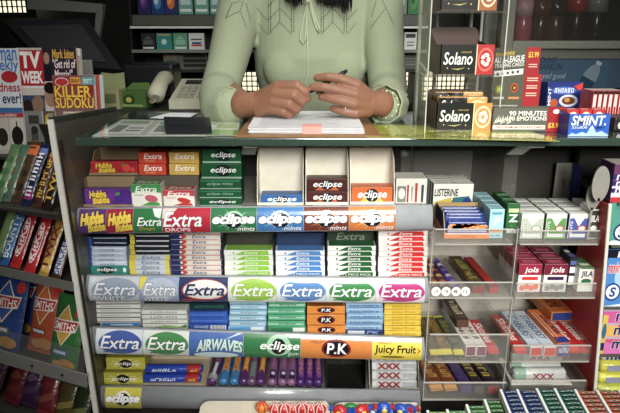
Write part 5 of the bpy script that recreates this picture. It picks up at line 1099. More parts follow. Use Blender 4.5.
# cuffs: open flared rings
def cuff(p0,p1,r0,r1,name):
    b = B(); d = (p1-p0).normalized(); a = d.cross(V((0,0,1))).normalized(); u = a.cross(d).normalized(); n = 36; prof = [(0,r0),(.35,r0*1.03),(.7,r1*.97),(1,r1),(1.0,r1*.93),(.6,r1*.86),(0,r0*.8)]; vs = []; fs = []
    for t,r in prof:
        for k in range(n):
            w = 2*math.pi*k/n; rr = r*(1+.035*math.sin(9*w)+.02*math.sin(5*w+1)); vs.append(p0+(p1-p0)*t+(a*math.cos(w)+u*math.sin(w))*rr)
    for i in range(len(prof)-1):
        for k in range(n): fs.append((i*n+k,i*n+(k+1)%n,(i+1)*n+(k+1)%n,(i+1)*n+k))
    b.add(vs,fs,SWC,True); return b.build(name,person)
cuff(P(224,107,1.172),P(233.5,106,1.148),.035,.0345,'sweater_cuff'); cuff(P(392,105,1.172),P(384,104.5,1.142),.035,.0365,'sweater_cuff')
# open knit chevrons: small eyelets on the sweater surface
from mathutils.bvhtree import BVHTree
bt = BVHTree.FromObject(sweater,bpy.context.evaluated_depsgraph_get())
b = B(); C0 = V((0,0,CZ))
def eyelets(x0,y0,x1,y1,sp=1.9):
    sp = 1.9
    L = math.hypot(x1-x0,y1-y0); n = max(2,int(L/sp))
    for i in range(n+1):
        x = x0+(x1-x0)*i/n; y = y0+(y1-y0)*i/n; h = bt.ray_cast(C0,ray(x,y).normalized())
        if h[0] is None: continue
        p,nn = h[0],h[1]; a = nn.cross(V((0,0,1))).normalized(); u = a.cross(nn)
        b.face([p+nn*.0012+(a*math.cos(w)*.0013+u*math.sin(w)*.0014) for w in [k*math.pi/3 for k in range(6)]],'2f351c')
for x in (268.5,291.5,321,344):
    eyelets(x,-8,x,32,1.5); eyelets(x+2.4,-8,x+2.4,32,1.5)
for xm in (280,332.5):
    for dy in (-14,0,14):
        eyelets(xm,22-14+dy,xm-11,34-14+dy,1.6) if dy < 14 else None; eyelets(xm,22-14+dy,xm+11,34-14+dy,1.6) if dy < 14 else None
    eyelets(xm,22,xm-11,34,1.6); eyelets(xm,22,xm+11,34,1.6); eyelets(xm,-6,xm,22,1.5)
for a_ in ((267,34,259,24),(267,20,257,9),(347,34,355,24),(347,20,357,10)): eyelets(*a_,1.6)
for a_ in ((226,18,232,4),(226,18,240,11),(240,11,246,27),(240,11,243,2),(232,4,240,1),(246,4,250,20),(393,24,386,8),(386,8,378,18),(378,18,371,28),(386,8,381,-2),(372,16,376,2)): eyelets(*a_,1.5)
b.build('knit_eyelets',person)
# drawstring bow
b = B()
def cord(px,rad=.0022):
    pts = []
    for x,y in px:
        h = bt.ray_cast(C0,ray(x,y).normalized()); p = h[0]+h[1]*.0025 if h[0] else P(x,y,1.35); pts.append(p)
    b.tube(pts,rad,'adb596:k',8)
cord([(307,-6),(306,8),(303,22),(301,34),(300.5,40),(303,44),(305.5,40),(306,28),(307,14),(308,2)]); cord([(309,-4),(311,10),(314,22),(317,30),(319,33),(320,30),(316,22),(312,10)]); cord([(306.5,4),(307,24),(307.5,46),(308,62),(307.5,76),(305,84)],.0015); cord([(310,0),(314,14),(317,24)],.0018); b.ball(P(308,1,1.345),.006,'adb596:k')
b.build('drawstring',person)
# bracelet, hair, face
b = B(); p = P(384.5,104.5,1.137); ax = (ELR-WRR).normalized(); a = ax.cross(V((0,0,1))).normalized(); u = a.cross(ax)
for k in range(26):
    w = 2*math.pi*k/26; b.ball(p+(a*math.cos(w)+u*math.sin(w))*.0255,.0024,('cfd3a8:s','8f9a6a:s')[k%2],sub=1)
b.build('bracelet',person)['label'] = 'pale bead bracelet'
b = B(); p = P(345,108.8,1.0865); d = (P(340,109.5,1.0865)-P(350,110.5,1.0865)).normalized(); a = V((0,0,1)); u = a.cross(d)
b.tube([p+(a*math.cos(w)+u*math.sin(w))*.0088 for w in [2*math.pi*k/20 for k in range(21)]],.0011,'c9cccf:m',8); b.build('ring',person)['label'] = 'silver ring'
b = B(); b.ball(hc+V((0,.022,.022)),.086,'0f0d0c:hr',(1.0,1.15,1.30),4)
def strand(px,r,Yo=0):
    pts = []
    for x,y,Y in px: pts.append(P(x,y,Y))
    b.tube(pts,r,'0f0d0c:hr',8)
for i in range(34):
    x = 284+random.uniform(0,17); strand([(300+random.uniform(-6,4),-75,1.40),(x-4+random.uniform(-3,3),-38,1.385),(x+random.uniform(-2,2),-12,1.368),(x+random.uniform(0,5),random.uniform(-3,7)-max(0,(291-x)*.7),1.352)],[.006,.0055,.004,.0006])
for i in range(60):
    x = 317+random.uniform(0,36); e = 15-abs(x-345)*.28 if x > 330 else 9-abs(x-328)*.4
    strand([(330+random.uniform(-6,14),-75,1.40),(x-3+random.uniform(-3,3),-38,1.385),(x+random.uniform(-2,2),-12,1.366),(x+random.uniform(-1,3),e+random.uniform(-9,0),1.350)],[.006,.0055,.0045,.0006])
for i in range(30):
    w = R(200+random.uniform(-100,100)-20); b.tube([hc+V((.07*math.sin(w),-.075*math.cos(w)*-1,.06)),hc+V((.095*math.sin(w),.10*abs(math.cos(w)),-.06)),hc+V((.10*math.sin(w),.11*abs(math.cos(w))+.02,-.20))],[.02,.018,.006],'0f0d0c:hr',8)
b.build('hair',person)
for sx in (-1,1):
    b = B(); b.ball(hc+V((sx*.031,-.081,.008)),.0105,'e9e4dc:s',(1.2,.7,.75)); b.ball(hc+V((sx*.031,-.0885,.008)),.0052,'2a1a12:s',(1,.5,1)); b.build('eye',person)
    b = B(); b.tube([hc+V((sx*.016,-.092,.028)),hc+V((sx*.032,-.090,.033)),hc+V((sx*.048,-.080,.027))],[.002,.003,.0015],'1a1410:s',8); b.build('eyebrow',person)
b = B(); b.tube([hc+V((-.022,-.084,-.052)),hc+V((-.008,-.090,-.049)),hc+V((0,-.0905,-.051)),hc+V((.008,-.090,-.049)),hc+V((.022,-.084,-.052))],[.002,.005,.0045,.005,.002],'a4594e:s',10); b.build('lips',person)
b = B()
def leg(sx): b.tube([(.008+sx*.07,1.468,.98),(.008+sx*.078,1.468,.80),(.008+sx*.085,1.46,.48),(.008+sx*.085,1.48,.09)],[.088,.088,.064,.052],'26272c',20)
leg(-1); leg(1); b.build('trousers',person)
for sx in (-1,1):
    b = B(); b.ball((.008+sx*.088,1.43,.045),.05,'1a1918:s',(.9,2.3,.85)); b.box(.008+sx*.088-.04,1.32,0,.008+sx*.088+.04,1.54,.012,'141312:s',.003); b.build('shoe',person)
# pen
p0 = P(347.5,70.5,1.100); p1 = P(309,92.5,1.098); d = (p1-p0)
b = B(); b.tube([p0,p0+d*.04,p0+d*.12,p0+d*.9,p0+d*.97,p1],[.0012,.003,.0042,.0042,.0025,.0008],'17181b:s',14)
pen = thing('pen','black pen held between the fingers of both hands','pen',p0); o = b.build('barrel',pen); o.location = -p0
b = B(); b.tube([p0+d*.03+V((0,-.0045,.003)),p0+d*.3+V((0,-.0045,.003))],.0011,'3a3c40:m',8); o = b.build('pocket_clip',pen); o.location = -p0
# ================================================================ sweet rack and magazines at the left
RZ = R(-25); RU = V((math.cos(RZ),math.sin(RZ),0)); RN = V((math.sin(RZ),-math.cos(RZ),0)); R0 = V((-.432,.955,0))
def RP(x,y,off=0): return PP(x,y,R0-RN*off,RN)           # off: distance behind the rack front
srack = thing('sweet_rack','dark metal sweet rack with sloping rails, left of the gum counter','rack',(-.6,1.1,0))
def sr(b,n,lab=None):
    o = b.build(n,srack); o.location = -V((-.6,1.1,0))
    if lab: o['label'] = lab
    return o
def rshelf(xr,yr,xl,yl,c='3b3a36:s'):
    """shelf whose front edge runs between two pixels"""
    a = RP(xl,yl); e = RP(xr,yr); z = (a.z+e.z)/2; dl = .16
    a = V((a.x,a.y,z)); e = V((e.x,e.y,z)); bk = a-RN*dl; t = V((0,0,-.006)); pts = [a,e,V((e.x-.034,e.y+.15,z)),bk]
    b = B(); b.plate([p+t for p in pts],-t,c); sr(b,'shelf'); return z
def rrail(xl,yl,xr,yr,hpx,c,off=-.004):
    a = RP(xl,yl,off); e = RP(xr,yr,off); a2 = RP(xl,yl+hpx,off); e2 = RP(xr,yr+hpx,off); b = B(); b.plate([a2,e2,e,a],-RN*.003,c); return sr(b,'front_rail')
zA = rshelf(60,214,-40,203); zB = rshelf(73,287,-40,262); zC = rshelf(86,383,-40,350); zD = rshelf(95,440,-40,400)
rrail(-30,260,72,283,8.5,'6d6c66:s'); o = rrail(-30,342,86,375,12.5,'7d7c77:s')
for x,y in ((32,366),(62,375)):
    p = RP(x,y,-.006); b = B(); b.ball(p,.0028,'1a1a18:s',sub=1); q = b.build('bolt',o); q.location = (0,0,0); 
rrail(-30,203,58,213,2,'4a4944:s')
p0 = RP(95,200); b = B(); b.plate([RP(-40,120,.17),V((-.435,1.20,RP(-40,120,.17).z)),V((-.435,1.20,.40)),V((RP(-40,120,.17).x,RP(-40,120,.17).y,.40))],(0,.003,0),'24231f'); sr(b,'back_panel')
b = B(); a = RP(-38,340,0); b.box(a.x-.02,a.y,0,a.x,a.y+.02,1.15,'33322d:s'); sr(b,'upright'); b = B(); b.box(-.445,1.16,0,-.425,1.18,1.08,'33322d:s'); sr(b,'upright')
class FrP(Fr):
    """print on a cushion shaped bag front"""
    both = True
    def __init__(s,w,h,t): Fr.__init__(s,(-w/2,0,0),(1,0,0),(0,0,1),w,h); s.t_ = t; s.b = 1
    def pt(s,a,q,off):
        k = max(0,(1-(2*a-1)**2))**.6*max(0,(1-(2*q-1)**2))**.5
        return V(((a-.5)*s.W,-s.t_*k-off,q*s.H))
def bag(w,h,t,c,draw=None,k=':w'):
    b = B(); f = FrP(w,h,t); n,m = 12,14; vs = []; fs = []
    for j in range(m+1):
        for i in range(n+1): p = f.pt(i/n,j/m,0); vs.append(p)
    N1 = len(vs)
    for j in range(m+1):
        for i in range(n+1): p = f.pt(i/n,j/m,0); vs.append(V((p.x,-p.y*.6+.0006,p.z)))
    for j in range(m):
        for i in range(n):
            a = j*(n+1)+i; fs.append((a,a+1,a+n+2,a+n+1)); fs.append((N1+a+n+1,N1+a+n+2,N1+a+1,N1+a))
    b.add(vs,fs,c+k,True)
    for z0,z1 in ((-.006,.002),(h-.002,h+.006)): b.box(-w/2,-.0006,z0,w/2,.001,z1,c+k)
    if draw: draw(b,f)
    return b.mesh('bag')
def vert(b,f,txt,a0,b0,a1,b1,col,L=2,sh=0,bold=.05,oc=None):
    """lettering running up the packet"""
    class VF:
        pass
    g = Fr((0,0,0),(0,0,1),(-1,0,0),f.H,f.W); g.b = 1; g.both = True
    g.pt = lambda a,q,off: f.pt(1-q,a,off)
    b.text(g,txt,a0,b0,a1,b1,col,L,sh,bold,oc)
def stand(name,me,x,y,z,off,label,cat,group,lean=-32,rz=0,roll_=0,sc=1):
    p = RP(x,y,off); o = obj(name,me,None,(p.x,p.y,z+.007)); o.rotation_euler = (R(lean),R(roll_),RZ+R(rz)); o.scale = (sc,sc,sc) if 'bag' in name else (.74,.9,.94); return tag(o,label,cat,group)
gu = 'bars on the upper rack shelf'; gl = 'bars on the middle rack shelf'; cb = 'chocolate bar'
H1 = .105
def pbag(w,h,c,txt=None,tc='f0f0e8',extra=None,t=.006):
    def d(b,f):
        if extra: extra(b,f)
        if txt: vert(b,f,txt,.1,.18,.9,.82,tc+':w',3)
    return bag(w,h,t,c,d)
ex = lambda col,lo=.1,hi=.9: (lambda b,f: b.rect(f,.08,lo,.92,hi,col+':w',1))
stand('sweet_packet',pbag(.034,.105,'5a7a50',None,extra=lambda b,f:[b.ell(f,.3+.4*(i%2),.15+.12*i,.2,.07,('9fc48a','3f6a3f')[i%2]+':w',1) for i in range(6)]),-2,203,zA,.02,'speckled green sweet packet at the rack left edge','sweet packet',gu)
stand('sweet_packet',pbag(.034,.105,'4f6a5a',None,extra=lambda b,f:[b.ell(f,.35+.3*(i%2),.15+.12*i,.18,.06,('b9c4a8','6a5a3a')[i%2]+':w',1) for i in range(6)]),7,204,zA,.026,'grey green sweet packet next to the orange topped one','sweet packet',gu)
stand('sweet_packet',pbag(.036,.112,'4a3626',None,extra=lambda b,f:(b.rect(f,.0,.8,1,1,'c9642a:w',1),[b.ell(f,.3+.4*(i%2),.1+.12*i,.16,.06,('7a5a3a','2c221a')[i%2]+':w',1) for i in range(5)])),17,205,zA,.03,'brown sweet packet with orange top','sweet packet',gu)
stand(cb.replace(' ','_'),pbag(.028,.112,'1c2546','~humbos','e9e4f0',lambda b,f:(b.rect(f,.05,.05,.95,.2,'8a2a6a:w',1),b.rect(f,.05,.85,.95,.97,'6a7ab8:w',1))),27,207,zA,.022,'navy chocolate bar with pale upright lettering',cb,gu)
stand(cb.replace(' ','_'),pbag(.026,.115,'4a2c1c','~cruncher','d9a83a',lambda b,f:b.rect(f,.1,.7,.9,.95,'8a3a2a:w',1)),38,209,zA,.022,'brown chocolate bar with gold lettering beside the navy bar',cb,gu)
stand(cb.replace(' ','_'),pbag(.028,.100,'2a1a16','TWIX','e0b52c',lambda b,f:b.rect(f,.05,.78,.95,.98,'a82a1f:w',1)),47,212,zA,.012,'dark brown bar with yellow upright lettering nearest the side panel',cb,gu)
stand('sweet_packet',pbag(.032,.110,'3f6a5a',None,extra=ex('7a9a5a')),-3,262,zB,.03,'green and teal packet at the left of the middle shelf','sweet packet',gl)
stand(cb.replace(' ','_'),pbag(.028,.108,'2f5f9a','BOUNTY','e9eef4',ex('3f7ab8')),5,264,zB,.02,'blue chocolate bar with white upright lettering',cb,gl)
kk = bag(.036,.112,.006,'b81f22',lambda b,f:(b.ell(f,.5,.5,.36,.36,'f0e9e4:w',1),b.ell(f,.5,.5,.31,.33,'c01f24:w',1.6),vert(b,f,'KitKat',.2,.26,.8,.74,'f6f0ea:w',3,.1,.06)))
stand(cb.replace(' ','_'),kk,16,268,zB,.020,'red chocolate bar with white oval logo, left of the two',cb,gl)
stand(cb.replace(' ','_'),kk,29.5,273,zB,.008,'red chocolate bar with white oval logo, right of the two',cb,gl)
stand(cb.replace(' ','_'),pbag(.05,.115,'a3161c',None,extra=ex('b5202a')),37,270,zB,.055,'plain red wrapper standing behind the red logo bars',cb,gl)
stand(cb.replace(' ','_'),pbag(.030,.106,'b08a3a','TWIX','7a1a16',lambda b,f:(b.rect(f,.05,.05,.95,.3,'d0a84a:w',1),b.ell(f,.4,.15,.2,.06,'f0d890:w',1.5))),43.5,276,zB,.008,'gold chocolate bar with dark red lettering',cb,gl)
stand(cb.replace(' ','_'),pbag(.026,.095,'4a2a1a','SNICKERS','2a4aa0',lambda b,f:(b.rect(f,.15,.1,.85,.75,'e6e2d8:w',1),b.rect(f,.1,.8,.9,.95,'b8923a:w',1))),56,281,zB,.004,'brown and white chocolate bar with blue lettering at the shelf right end',cb,gl)
# crisp bags
def crisp(c,c2,low):
    def d(b,f):
        b.poly(f,[(.5,.92),(.86,.62),(.5,.34),(.14,.62)],'e9d9b0:w',1); b.poly(f,[(.5,.89),(.82,.62),(.5,.37),(.18,.62)],c2+':w',1.4); b.poly(f,[(.14,.52),(.86,.56),(.92,.72),(.10,.70)],'e9e4da:w',1.8); b.poly(f,[(.16,.535),(.845,.575),(.895,.70),(.13,.685)],'b8201f:w',2.2); b.text(f,"SMITHS",.18,.565,.84,.67,'f4efe8:w',3,.0,.05)
        b.rect(f,.22,.22,.72,.30,low+':w',2); b.rect(f,.26,.24,.68,.28,'c9d2e0:w',3); b.ell(f,.68,.1,.26,.08,'c98a3a:w',2); b.ell(f,.4,.08,.2,.06,'d9a24a:w',2.2); b.ell(f,.86,.84,.1,.08,'c22a24:w',2)
    return d
stand('crisp_bag',bag(.072,.135,.013,'2f6a34',crisp('','c99a3a','3a5a9a')),62,371,zC,.014,'green crisp bag with red diamond logo at the rack right end','crisp bag','crisp bags',-20)
stand('crisp_bag',bag(.072,.145,.013,'b5502a',crisp('','d06a2a','8a3a20')),40,345,zC,.052,'orange crisp bag with red logo behind the green bag','crisp bag','crisp bags',-20)
stand('crisp_bag',bag(.09,.15,.013,'26407e',crisp('','3a5aa0','8a6a3a')),3,350,zC,.025,'navy blue crisp bag, leftmost in front on its shelf','crisp bag','crisp bags',-20)
stand('crisp_bag',bag(.085,.14,.013,'1f3568',crisp('','2a4a90','26305a')),21,347,zC,.085,'navy blue crisp bag tucked behind beside the orange one','crisp bag','crisp bags',-20)
b = B(); b.plate([RP(-30,352,-.0005),RP(84,379,-.0005),RP(84,350,-.0005),RP(-30,322,-.0005)],-RN*.0015,'b9bcb8:c'); sr(b,'clear_guard','clear plastic guard in front of the crisp bags')
for i,(x,y,c,lab,off) in enumerate(((-2,421,'3a1c34','dark plum sweet bag at the lowest rack shelf left edge',.02),(16,425,'5a161e','dark red sweet bag on the lowest rack shelf',.01),(33,431,'3c1d3e','purple sweet bag between the two red bags',.018),(49,435,'701d26','bright red sweet bag on the lowest rack shelf',.012),(66,438,'4f441c','olive gold sweet bag on the lowest rack shelf',.010),(80,442,'26331a','dark green sweet bag at the rack right end bottom',.006))):
    stand('sweet_bag',bag(.046,.085,.012,c,lambda b,f:(b.poly(f,[(.1,.15),(.9,.3),(.9,.45),(.1,.3)],('7a5a3a','6a2a26','4a3a5a','8a4a3a','8a7a3a','6a6a3a')[i]+':w',1),b.poly(f,[(.2,.55),(.5,.75),(.85,.6),(.5,.5)],('5a3a5a','7a3a2a','6a4a6a','7a2a2a','4a421a','2a361a')[i]+':w',1.3))),x,y,zD+.006,off+.012,lab,'sweet bag','sweet bags on the lowest rack shelf',-28,rz=random.uniform(-5,5),roll_=random.uniform(-6,6))
# ---- magazines on a two level holder behind the rack
mh = thing('magazine_holder','dark two level magazine holder behind the sweet rack','holder',(-.75,1.3,0))
def mp(b,n): o = b.build(n,mh); o.location = -V((-.75,1.3,0))
zl = P(20,152,1.25).z; zu = P(40,118,1.40).z
b = B(); b.box(-.93,1.20,zl-.006,-.475,1.30,zl,'2f2e2a:s'); mp(b,'lower_ledge'); b = B(); b.box(-1.02,1.32,zu-.006,-.43,1.50,zu,'2f2e2a:s'); mp(b,'upper_ledge')
b = B(); b.box(-1.0,1.30,0,-.48,1.318,zu-.007,'26251f'); mp(b,'riser')
def mag(label,x0,x1,y0,zb,Y,c,draw,th=.004,lean=-6,group=None):
    p = P(x0,y0,Y); q = P(x1,y0,Y); w = q.x-p.x; h = (p.z-zb)/math.cos(R(lean)); b = B(); b.box(0,0,0,w,th,h,'d9d6cc:s'); f = Fr((0,-.0002,0),(1,0,0),(0,0,1),w,h); b.rect(f,0,0,1,1,c+':s',1); draw(b,f,h)
    o = b.build('magazine',None,(p.x,Y,zb+.0008)); o.rotation_euler = (R(lean),0,0); return tag(o,label,'magazine',group)
def yy_(h,Y,zb,y): return (P(30,y,Y).z-zb)/h
mg = 'magazines in the holder'
Y=1.33
def d(b,f,h):
    b.text(f,'woman',.05,.84,.96,.98,'3f7ac0:s',3,.0,.04); b.text(f,"weekly",.1,.66,.98,.86,'3f7ac0:s',3,.0,.04); b.ell(f,.72,.62,.22,.08,'b8202c:s',3); b.text(f,'madness',.1,.42,.98,.54,'b8202c:s',3,0,.04); b.text(f,'for ever!',.1,.26,.98,.40,'22346a:s',3,0,.04); b.rect(f,0,.0,1,.2,'3a6fa8:s',2); b.rect(f,.1,.05,.9,.1,'c9d8ea:s',3)
mag('white womens magazine with blue masthead, at the photo left edge',-24,14.0,49,zu,Y,'dcdfe4',d,group=mg)
def d(b,f,h):
    b.rect(f,.0,.46,.45,.985,'e8e4e0:s',1); b.poly(f,[(.02,.49),(.44,.49),(.44,.97),(.02,.97)],'b01c28:s',2); b.text(f,'TV',.07,.74,.38,.94,'f4f0ec:s',3,0,.12); b.text(f,'WEEK',.07,.53,.41,.68,'f4f0ec:s',3,0,.10)
    b.rect(f,.43,.55,1,1,'2a2430:s',1.5); b.ell(f,.50,.86,.05,.08,'a8826a:s',2); b.rect(f,.45,.56,.56,.76,'1a1c22:s',2)
    b.text(f,'Mark bites',.60,.86,.96,.98,'e0a83a:s',3,.1,.05); b.text(f,'"Get rid of',.60,.73,.98,.85,'ecd9d6:s',3,.1,.05); b.text(f,'Marcia!"',.62,.59,.92,.71,'ecd9d6:s',3,.1,.05); b.rect(f,.6,.55,1,.58,'8a2a5a:s',3)
    b.rect(f,.0,.0,.42,.36,'3a4a6a:s',1); b.ell(f,.3,.24,.1,.12,'8f6f5c:s',2); b.ell(f,.12,.2,.09,.1,'2a2220:s',2); b.ell(f,.52,.35,.10,.15,'a88468:s',2.6); b.ell(f,.52,.46,.10,.08,'1c1614:s',2.8); b.rect(f,.45,.0,.62,.2,'d9cfc8:s',2.6); b.text(f,'Shop',.46,.04,.60,.12,'b01c28:s',3.5,0,.03); b.ell(f,.76,.5,.12,.1,'16120f:s',2); b.rect(f,.62,.1,1,.42,'c9b7a0:s',2)
mag('magazine with big red square television masthead',12,73,48.5,zu,Y+.012,'c9bfb4',d,group=mg)
mag('pale magazine edge showing just behind the red masthead magazine',60,77,49,zu,Y+.03,'d9d3c4',lambda b,f,h:(b.rect(f,.7,.1,1,.9,'b89a8a:s',2)),th=.010,group=mg)
def d(b,f,h):
    b.rect(f,0,.0,.97,.80,'c23a34:s',1); b.rect(f,0,.80,1,1,'b8343a:s',1); b.ell(f,.22,.86,.16,.09,'e9e2dc:s',2); b.ell(f,.22,.86,.145,.075,'c22a30:s',2.4); b.rect(f,.42,.82,.66,.96,'e0a62c:s',2); b.text(f,'~puzzle',.44,.85,.64,.93,'7a1f1c:s',3,.1,.03); b.rect(f,.68,.8,1,.97,'5f9aa0:s',2); b.text(f,'~easy',.72,.83,.93,.93,'dfe8e6:s',3,0,.03)
    b.text(f,'KILLER',.04,.55,.88,.77,'f2c42e:s',3,0,.06,'6a1a18:s',.04); b.text(f,'SUDOKU',.04,.32,.94,.53,'f2c42e:s',3,0,.06,'6a1a18:s',.04); b.rect(f,.2,.0,.85,.24,'d8c8b4:s',2)
    for i in range(8): b.rect(f,.22+.08*i,.02,.225+.08*i,.22,'6a5a50:s',3)
    for i in range(3): b.rect(f,.2,.05+.07*i,.85,.06+.07*i,'6a5a50:s',3)
mag('red puzzle magazine with yellow capital lettering',50,93,76,zu,Y+.0-.012,'a8b8b4',d,group=mg)
mag('second copy of the red puzzle magazine, its edge showing behind',60,101,75.5,zu,Y+.022,'8fb0ac',lambda b,f,h:(b.rect(f,.82,.0,.92,1,'c04a40:s',2),b.rect(f,.92,0,1,1,'a9c4c0:s',2)),group=mg) if True else None
Y2 = 1.225
def d(b,f,h):
    b.rect(f,.0,.90,1,1,'b02430:s',2); b.text(f,'~headline',.1,.915,.8,.985,'e9d9d6:s',3,0,.02); b.rect(f,.02,.1,.46,.88,'b9b4aa:s',1.5); b.ell(f,.22,.42,.19,.22,'2a2622:s',2); b.rect(f,.5,.1,.98,.88,'c4beb4:s',1.5); b.ell(f,.74,.44,.20,.24,'1f1c1a:s',2); b.rect(f,.72,.64,.76,.8,'1f1c1a:s',2.5)
mag('magazine showing two dark round pots under a red banner',-8,21.5,114,zl,Y2,'a9a49a',d,group='magazines on the lower ledge')
def d(b,f,h):
    b.rect(f,.02,.3,.98,.98,'8f8f8a:s',1); b.rect(f,.2,.7,.8,.9,'3a3a38:s',2); b.ell(f,.5,.55,.2,.1,'2a2a28:s',2); b.rect(f,.3,.3,.7,.5,'4a4844:s',2); b.rect(f,.0,.0,1,.28,'2c2a28:s',1.5)
mag('grey picture magazine on the lower ledge beside the pots magazine',22.5,40,112,zl,Y2+.006,'7d7a74',d,group='magazines on the lower ledge')
def d(b,f,h):
    b.poly(f,[(.0,.3),(.2,.9),(.5,.95),(.3,.3)],'c9b83a:s',1); b.rect(f,.45,.5,.9,.95,'b8b0a4:s',1); b.rect(f,.1,.02,.9,.26,'d9d6cc:s',2); [b.rect(f,.15+.07*i,.04,.17+.07*i+.02*(i%2),.24,'2a2a28:s',3) for i in range(10)]
mag('magazine with yellow lettering and barcode beside the side panel',41,53,112,zl,Y2+.012,'5a4a40',d,group='magazines on the lower ledge')
# ================================================================ behind the counter
bt_ = thing('back_table','dark work table behind the counter carrying the telephone and till','table',(-.75,1.7,0))
b = B(); b.box(-1.35,1.545,1.04,-.20,2.05,1.07,'2c2b27'); o = b.build('table_top',bt_); o.location = (.75,-1.7,0)
b = B(); b.box(-.99,1.33,0,-.98,1.335,.01,'2c2b27') if False else None
for x in (-1.3,-.25):
    for y in (1.57,2.0): b = B(); b.box(x-.02,y-.02,0,x+.02,y+.02,1.039,'24231f'); o = b.build('leg',bt_); o.location = (.75,-1.7,0)
TZ = 1.0705
# telephone
YP = 1.60; p = P(183,107,YP); ph = thing('telephone','beige desk telephone with keypad behind the left forearm','telephone',(p.x,p.y,TZ))
cc = 'b9b9a0:s'; k = 1.62/600
def pb(b,n,par=None,loc=True): o = b.build(n,par or ph); return o
w = 29*k; zt = P(200,77,YP+.12).z-TZ
b = B(); b.hexa([(-.03,-.03,0),(w*.98,-.03,0),(w*.98,.15,0),(-.03,.15,0)],[(-.03,-.03,.022),(w*.98,-.03,.022),(w*.95,.15,zt*.9),(-.03,.15,zt*.9)],cc); pb(b,'base')
sl_ = V((0,.18,zt*.9-.022)).normalized(); Z0 = V((-.03,-.03,.0225))
f = Fr(Z0,(1,0,0),sl_,w+.02,.185); b = B(); b.rect(f,.18,.72,.95,.92,'2c2e2a:s',2); pb(b,'display')
for i in range(3):
    for j in range(4):
        o = f.pt(.22+.17*i,.12+.14*j,.0); b = B(); b.xf = MX.Translation(o); b.box(-.006,-.004,0,.006,.006,.006,'8f9080:s',.001); pb(b,'key')
for j in range(4): o = f.pt(.78,.12+.14*j,.0); b = B(); b.xf = MX.Translation(o); b.box(-.008,-.004,0,.010,.005,.005,'a4a48e:s',.001); pb(b,'key')
a0 = P(157,103,YP-.02); a1 = P(166,79,YP+.10); q0 = V((a0.x-p.x,-.02,.030)); q1 = V((a1.x-p.x-.006,.125,zt*.86))
b = B(); dd = q1-q0; b.tube([q0+V((0,-.012,.0)),q0+V((0,-.008,.004)),q0+dd*.2+V((0,0,.012)),q0+dd*.5+V((0,0,.016)),q0+dd*.8+V((0,0,.012)),q1+V((0,.008,.004)),q1+V((0,.012,.0))],[.012,.022,.022,.020,.022,.022,.012],cc,16); pb(b,'handset')
b = B(); pts = [q0+V((-.004*math.cos(i*.9),-.02-.004*i*.6,.004*math.sin(i*.9)-.018)) for i in range(16)]; b.tube([V((x.x,x.y,max(.004,x.z+.012))) for x in pts],.0022,'8a8a76:s',6); pb(b,'coiled_cord')
# white sheet beside the organiser
q = [PZ(x,y,CT+.0016) for x,y in ((150,118),(186,119.5),(198,113.2),(170,112.8))]; b = B(); b.plate([(v.x,v.y,CT+.0016) for v in q],(0,0,.0005),'dfe2e4'); tag(b.build('paper_sheet'),'loose white paper sheet on the counter by the telephone','paper')
# boxes between magazines and telephone
b = B(); YG = 1.60; a = P(116,106,YG); c = P(147,84,YG); w = c.x-a.x; h = P(130,84,YG).z-TZ; b.box(0,0,0,w,.06,h*.7,'4a6a34:s',.002); b.plate([(0,.058,h*.7),(w*.9,.058,h*.7),(w*.8,.058,h),(w*.25,.058,h*.98)],(0,.002,0),'5a7a3c:s'); f = Fr((0,0,0),(1,0,0),(0,0,1),w,h*.7); b.ell(f,.45,.5,.2,.3,'2c4420:s',1); b.rect(f,.1,.1,.9,.22,'8aa05a:s',1); b.ell(f,.45,.5,.1,.16,'b9b04a:s',2)
o = tag(b.build('snack_box',None,(a.x,YG,TZ)),'green card box with raised back, left of the telephone','box'); o.rotation_euler = (0,0,R(-12))
b = B(); YG = 1.57; a = P(97,106,YG); c = P(117,73,YG); w = c.x-a.x; h = P(110,74,YG).z-TZ
b.plate([(0,.06,0),(w,.06,0),(w,.06,h),(w*.5,.06,h*.96),(0,.06,h)],(0,.002,0),'8f9468:s'); b.box(0,0,0,w,.058,h*.55,'9a9a70:s'); b.plate([(0,0,h*.55),(0,.058,h*.55),(0,.058,h)],(.002,0,0),'8a8a62:s'); b.rect(Fr((0,0,0),(1,0,0),(0,0,1),w,h*.55),.15,.3,.85,.8,'6a7040:s',1)
tag(b.build('leaflet_holder',None,(a.x,YG,TZ)),'olive cream card leaflet holder right of the puzzle magazine','holder')
b = B(); YG = 1.62; p = P(80,62,YG); b.box(0,0,0,.03,.01,P(85,60,YG).z-TZ,'8f8f86:s',.003); tag(b.build('card_stand',None,(p.x,YG,TZ)),'small pale card stand showing above the magazines','stand')
# till: tilted touch screen on a foot with a raised grey customer bar
pos = thing('till','black touch screen till behind the magazines','till',(-1.02,1.78,TZ))
def pt(b,n,par=None): o = b.build(n,par or pos); return o
A = [P(12,24,1.80),P(84,22,1.80),P(114,66,1.70),P(46,60,1.70)]
A = [v-V((-1.02,1.78,TZ)) for v in A]; nn = (A[1]-A[0]).cross(A[3]-A[0]).normalized(); nn = -nn if nn.y > 0 else nn
bl,br_,tr,tl = A[3],A[2],A[1],A[0]; ctr = (bl+br_+tr+tl)/4
def ins(p,s): return ctr+(p-ctr)*s
b = B(); b.plate([ins(q,1.16) for q in (bl,br_,tr,tl)],-nn*.05,'25272b:s'); scr = pt(b,'screen_body')
b = B(); b.plate([ins(q,.86)+nn*.0012 for q in (bl,br_,tr,tl)],nn*.001,'3b3b3e:g'); o = b.build('touch_panel',scr)
b = B(); q = ins(bl,.6); b.hexa([(-.12,-.10,0),(.16,-.10,0),(.16,.10,0),(-.12,.10,0)],[(-.06,-.05,.03),(.10,-.05,.03),(.10,.05,.03),(-.06,.05,.03)],'1f2124:s'); b.tube([(.02,0,.03),ctr-nn*.05],.035,'1f2124:s',12); pt(b,'foot')
